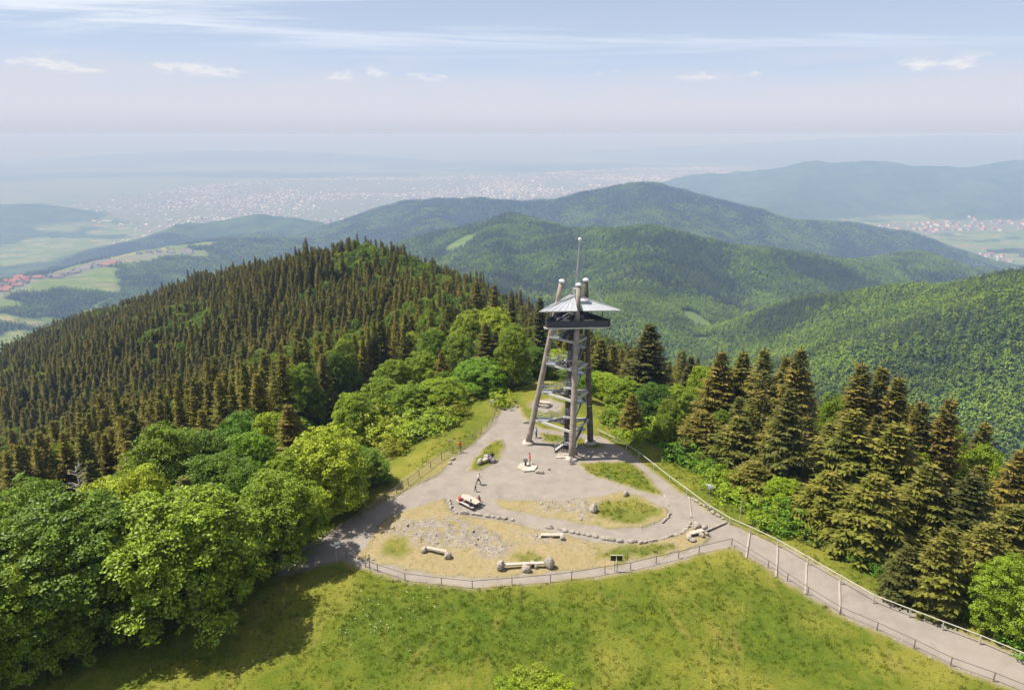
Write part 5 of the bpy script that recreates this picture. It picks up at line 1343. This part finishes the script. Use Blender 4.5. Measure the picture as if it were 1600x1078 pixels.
# the rest of the city reads as one mass
g = np.random.default_rng(77); lo = CITY.min(0); hi = CITY.max(0)
q = g.uniform(lo, hi, (60000, 2)); sdc = sdist(CITY, q[:, 0], q[:, 1])
dens = fbm(q[:, 0] / 1300, q[:, 1] / 1300, 97, 3) * 0.5 + 0.5
q = q[(sdc < 150) & (g.random(len(q)) < np.clip(dens * 1.6 - 0.45, 0, 1) ** 2 * 1.6)][:8000]; qz = height(q[:, 0], q[:, 1])
kk_ = qz < -960; q, qz = q[kk_], qz[kk_]; n = len(q)
wx = g.uniform(9, 30, n); wy = g.uniform(8, 18, n); hh = np.where(g.random(n) < 0.03, g.uniform(28, 55, n), g.uniform(8, 17, n)); an = g.choice([0.3, 1.87], n) + g.normal(size=n) * .2
bx8 = np.array([(-1, -1, 0), (1, -1, 0), (1, 1, 0), (-1, 1, 0), (-1, -1, 1), (1, -1, 1), (1, 1, 1), (-1, 1, 1)], float)
Lx = bx8[None, :, 0] * wx[:, None] / 2 * 1.6; Ly = bx8[None, :, 1] * wy[:, None] / 2 * 1.6; Lz = np.where(bx8[None, :, 2] > 0, hh[:, None], -4)
Vc = np.stack([q[:, None, 0] + Lx * np.cos(an)[:, None] - Ly * np.sin(an)[:, None], q[:, None, 1] + Lx * np.sin(an)[:, None] + Ly * np.cos(an)[:, None], qz[:, None] + Lz], 2)
bf = np.array([(4, 5, 6, 7), (0, 1, 5, 4), (1, 2, 6, 5), (2, 3, 7, 6), (3, 0, 4, 7)])
cme = np_mesh('city', Vc.reshape(-1, 3), (np.arange(n)[:, None, None] * 8 + bf[None]).reshape(-1, 4), [WALLM[0], ROOFM[0], ROOFM[1], WALLM[1], ROOFM[2]])
mi = np.zeros((n, 5), np.int32); mi[:, 0] = g.choice([1, 1, 2, 2, 0, 4], n); mi[:, 1:] = g.choice([0, 2, 0, 3], n)[:, None]
cme.polygons.foreach_set('material_index', mi.ravel())
tag(link('city', cme), 'hazy city of countless pale roofs spread over the plain', 'city', kind='stuff')
hut = thing('forest_hut', 'small hut with a pale roof in a gap of the spruces at the left edge', 'hut', (HUT[0], HUT[1], HUTZ), 0.5)
mb = MB(); mb.box((0, 0, 1.2), (6, 4.5, 3.0)); mb.build('wall', LOG, hut)
mb = MB(); mb.add([(-3.5, -2.8, 2.72), (3.5, -2.8, 2.72), (3.5, 2.8, 2.72), (-3.5, 2.8, 2.72), (-3.5, 0, 4.3), (3.5, 0, 4.3)], [(0, 1, 5, 4), (2, 3, 4, 5), (0, 4, 3), (1, 2, 5), (3, 2, 1, 0)]); mb.build('roof', CAPM, hut)
mb = MB(); mb.box((0.6, -2.27, 0.9), (1.0, 0.06, 2.0)); mb.build('door', POSTM, hut)
# a bare dead tree at the edge of the beech wood
SNAG = principled('bare_grey_wood', (0.36, 0.33, 0.30), 0.9, 0.1, noise=0.2, nscale=2)
x, y, zt = at_y(118, 728, 92); z = ground_z(x, y); dt = thing('dead_tree', 'bare grey dead tree at the upper left edge of the beech wood', 'tree', (x, y, z))
mb = MB(); hh_ = max(6, zt - z); mb.tube([(0, 0, -.3), (.1, 0, hh_ * .5), (-.1, .1, hh_)], [.3, .2, .04], 7); tk = mb.build('trunk', SNAG, dt, True)
g_ = random.Random(4)
for i in range(26):
    f = g_.uniform(.35, .97); a = g_.uniform(0, 6.28); L = 3.2 * (1.1 - f) + .6; p = Vector((0, 0, hh_ * f)); e = p + Vector((math.cos(a) * L, math.sin(a) * L, L * g_.uniform(.1, .7))); m2 = p.lerp(e, .55) + Vector((0, 0, .2))
    mb = MB(); mb.tube([p, m2, e], [.09, .06, .02], 5); mb.tube([m2, m2 + Vector((math.cos(a + .9) * L * .4, math.sin(a + .9) * L * .4, L * .3))], [.045, .015], 4); mb.build('branch', SNAG, dt)
# wind turbines on the far ridge
for i, (px, py) in enumerate(((1310, 254), (1336, 253), (1355, 253), (1393, 256))):
    x, y, _ = at_y(px, py, 11150); z = H1(x, y)
    o = thing('wind_turbine', ['leftmost white wind turbine on the far ridge', 'second white wind turbine from the left on the far ridge', 'third white wind turbine from the left on the far ridge', 'rightmost white wind turbine on the far ridge'][i], 'wind turbine', (x, y, z - 4), 0.2 * i)
    mb = MB(); mb.tube([(0, 0, 0), (0, 0, 98)], [3.2, 1.8], 8); mb.build('mast', WHITE, o)
    mb = MB(); mb.box((0, 1, 99), (4, 10, 4)); mb.build('nacelle', WHITE, o)
    for k in range(3):
        a = R(120 * k + 25 * i + 10); mb = MB(); mb.beam((0, -5, 99), (math.sin(a) * 42, -5, 99 + math.cos(a) * 42), 3.0, 0.8); mb.build('blade', WHITE, o)

# ================================================================== MEADOW GRASS AND FLOWERS
GRASSM = leaf_mat('grass_blade', [(0.08, 0.12, 0.008), (0.105, 0.145, 0.01), (0.145, 0.165, 0.015), (0.18, 0.175, 0.025)], 0.25, island=0.3)
FLOWM = principled('pale_flower', (0.75, 0.74, 0.55), 0.8, 0.1); YFLOW = principled('yellow_flower', (0.70, 0.52, 0.03), 0.8, 0.1)
def tuft(nm, seed, n=14, h=0.26, r=0.28, mat=GRASSM):
    g_ = random.Random(seed); mb = MB()
    for i in range(n):
        a = g_.uniform(0, 6.28); rr = r * math.sqrt(g_.random()); x = rr * math.cos(a); y = rr * math.sin(a); b_ = g_.uniform(0, 6.28); hh_ = h * g_.uniform(.6, 1.2); w_ = g_.uniform(.02, .04)
        lx, ly = g_.uniform(-.16, .16), g_.uniform(-.16, .16)
        mb.add([(x - w_ * math.cos(b_), y - w_ * math.sin(b_), -.03), (x + w_ * math.cos(b_), y + w_ * math.sin(b_), -.03), (x + lx, y + ly, hh_)], [(0, 1, 2)])
    return mb.mesh(nm, mat)
TUFTS = [tuft('tuft_mesh_%d' % i, i) for i in range(3)]
def flower(nm, mat, r=0.07):
    mb = MB(); mb.tube([(0, 0, 0), (0, 0, 0.22)], 0.008, 3, 1); mb.tube([(0, 0, .20), (0, 0, .25), (0, 0, 0.28)], [r * .4, r, r * .5], 7, 0); return mb.mesh(nm, [mat, GRASSM])
FLW = [flower('flower_mesh_0', FLOWM, 0.075), flower('flower_mesh_1', YFLOW, 0.08)]
g = np.random.default_rng(5)
gxp = g.uniform(-46, 48, 60000); gyp = g.uniform(45, 100, 60000)
ii_ = np.clip(np.rint((gxp - NX0) / NS).astype(int), 0, nxn - 1); jj_ = np.clip(np.rint((gyp - NY0) / NS).astype(int), 0, nyn - 1); k_ = jj_ * nxn + ii_
ok = (a_gravel[k_] < 0.1) & (a_dry[k_] < 0.5) & in_view(gxp, gyp, 20) & (sdist(SUMMIT, gxp, gyp) < 3) & (g.random(len(k_)) < 0.18 + 0.55 * fbm(gxp / 3, gyp / 3, 66, 3) + 0.25 * a_lush[k_])
gp = np.stack([gxp, gyp, Z[k_]], 1)[ok]; n = len(gp)
gn_scatter('meadow_grass', gp, g.uniform(0, 6.28, n), np.repeat(g.uniform(.4, .95, n)[:, None], 3, 1), g.integers(0, 3, n), TUFTS, 'short tufted grass covering the summit meadow', 'grass')
f1 = np.array([at_z(px, py, 0)[:2] for px, py in zip(g.normal(590, 48, 70), g.normal(965, 26, 70))]); f2 = np.array([at_z(px, py, 0)[:2] for px, py in zip(g.uniform(540, 1250, 120), g.uniform(925, 1075, 120))])
fp = np.vstack([f1, f2]); n = len(fp); fzv = np.array([ground_z(a, b_) for a, b_ in fp])
gn_scatter('meadow_flowers', np.column_stack([fp, fzv]), g.uniform(0, 6.28, n), np.repeat(np.concatenate([g.uniform(0.3, 0.75, 70), g.uniform(.25, .5, 120)])[:, None], 3, 1), np.concatenate([np.zeros(70), g.integers(0, 2, 120)]), FLW, 'pale dandelion heads and yellow flowers dotted over the meadow', 'flowers')
# loose stones on the gravel edges and the dry knoll
kx = g.uniform(-30, 48, 30000); ky = g.uniform(46, 112, 30000)
ii_ = np.clip(np.rint((kx - NX0) / NS).astype(int), 0, nxn - 1); jj_ = np.clip(np.rint((ky - NY0) / NS).astype(int), 0, nyn - 1); k_ = jj_ * nxn + ii_
pe = np.where(np.abs(sg[k_]) < 0.5, 0.22, 0.0) + np.where((a_dry[k_] > .6) & (a_gravel[k_] < .2), 0.10, 0.0) + a_rock[k_] * 0.06
ok = (g.random(len(k_)) < pe) & in_view(kx, ky, 10); n = int(ok.sum())
ss_ = g.uniform(.07, .24, n) * np.where(a_rock[k_][ok] > .5, 1.6, 1.0)
gn_scatter('loose_stones', np.stack([kx, ky, Z[k_] + 0.02], 1)[ok], g.uniform(0, 6.28, n), np.stack([ss_ * 1.3, ss_, ss_ * .6], 1), g.integers(0, 8, n), ROCKS, 'small loose stones strewn along gravel edges and the dry knoll', 'stones')
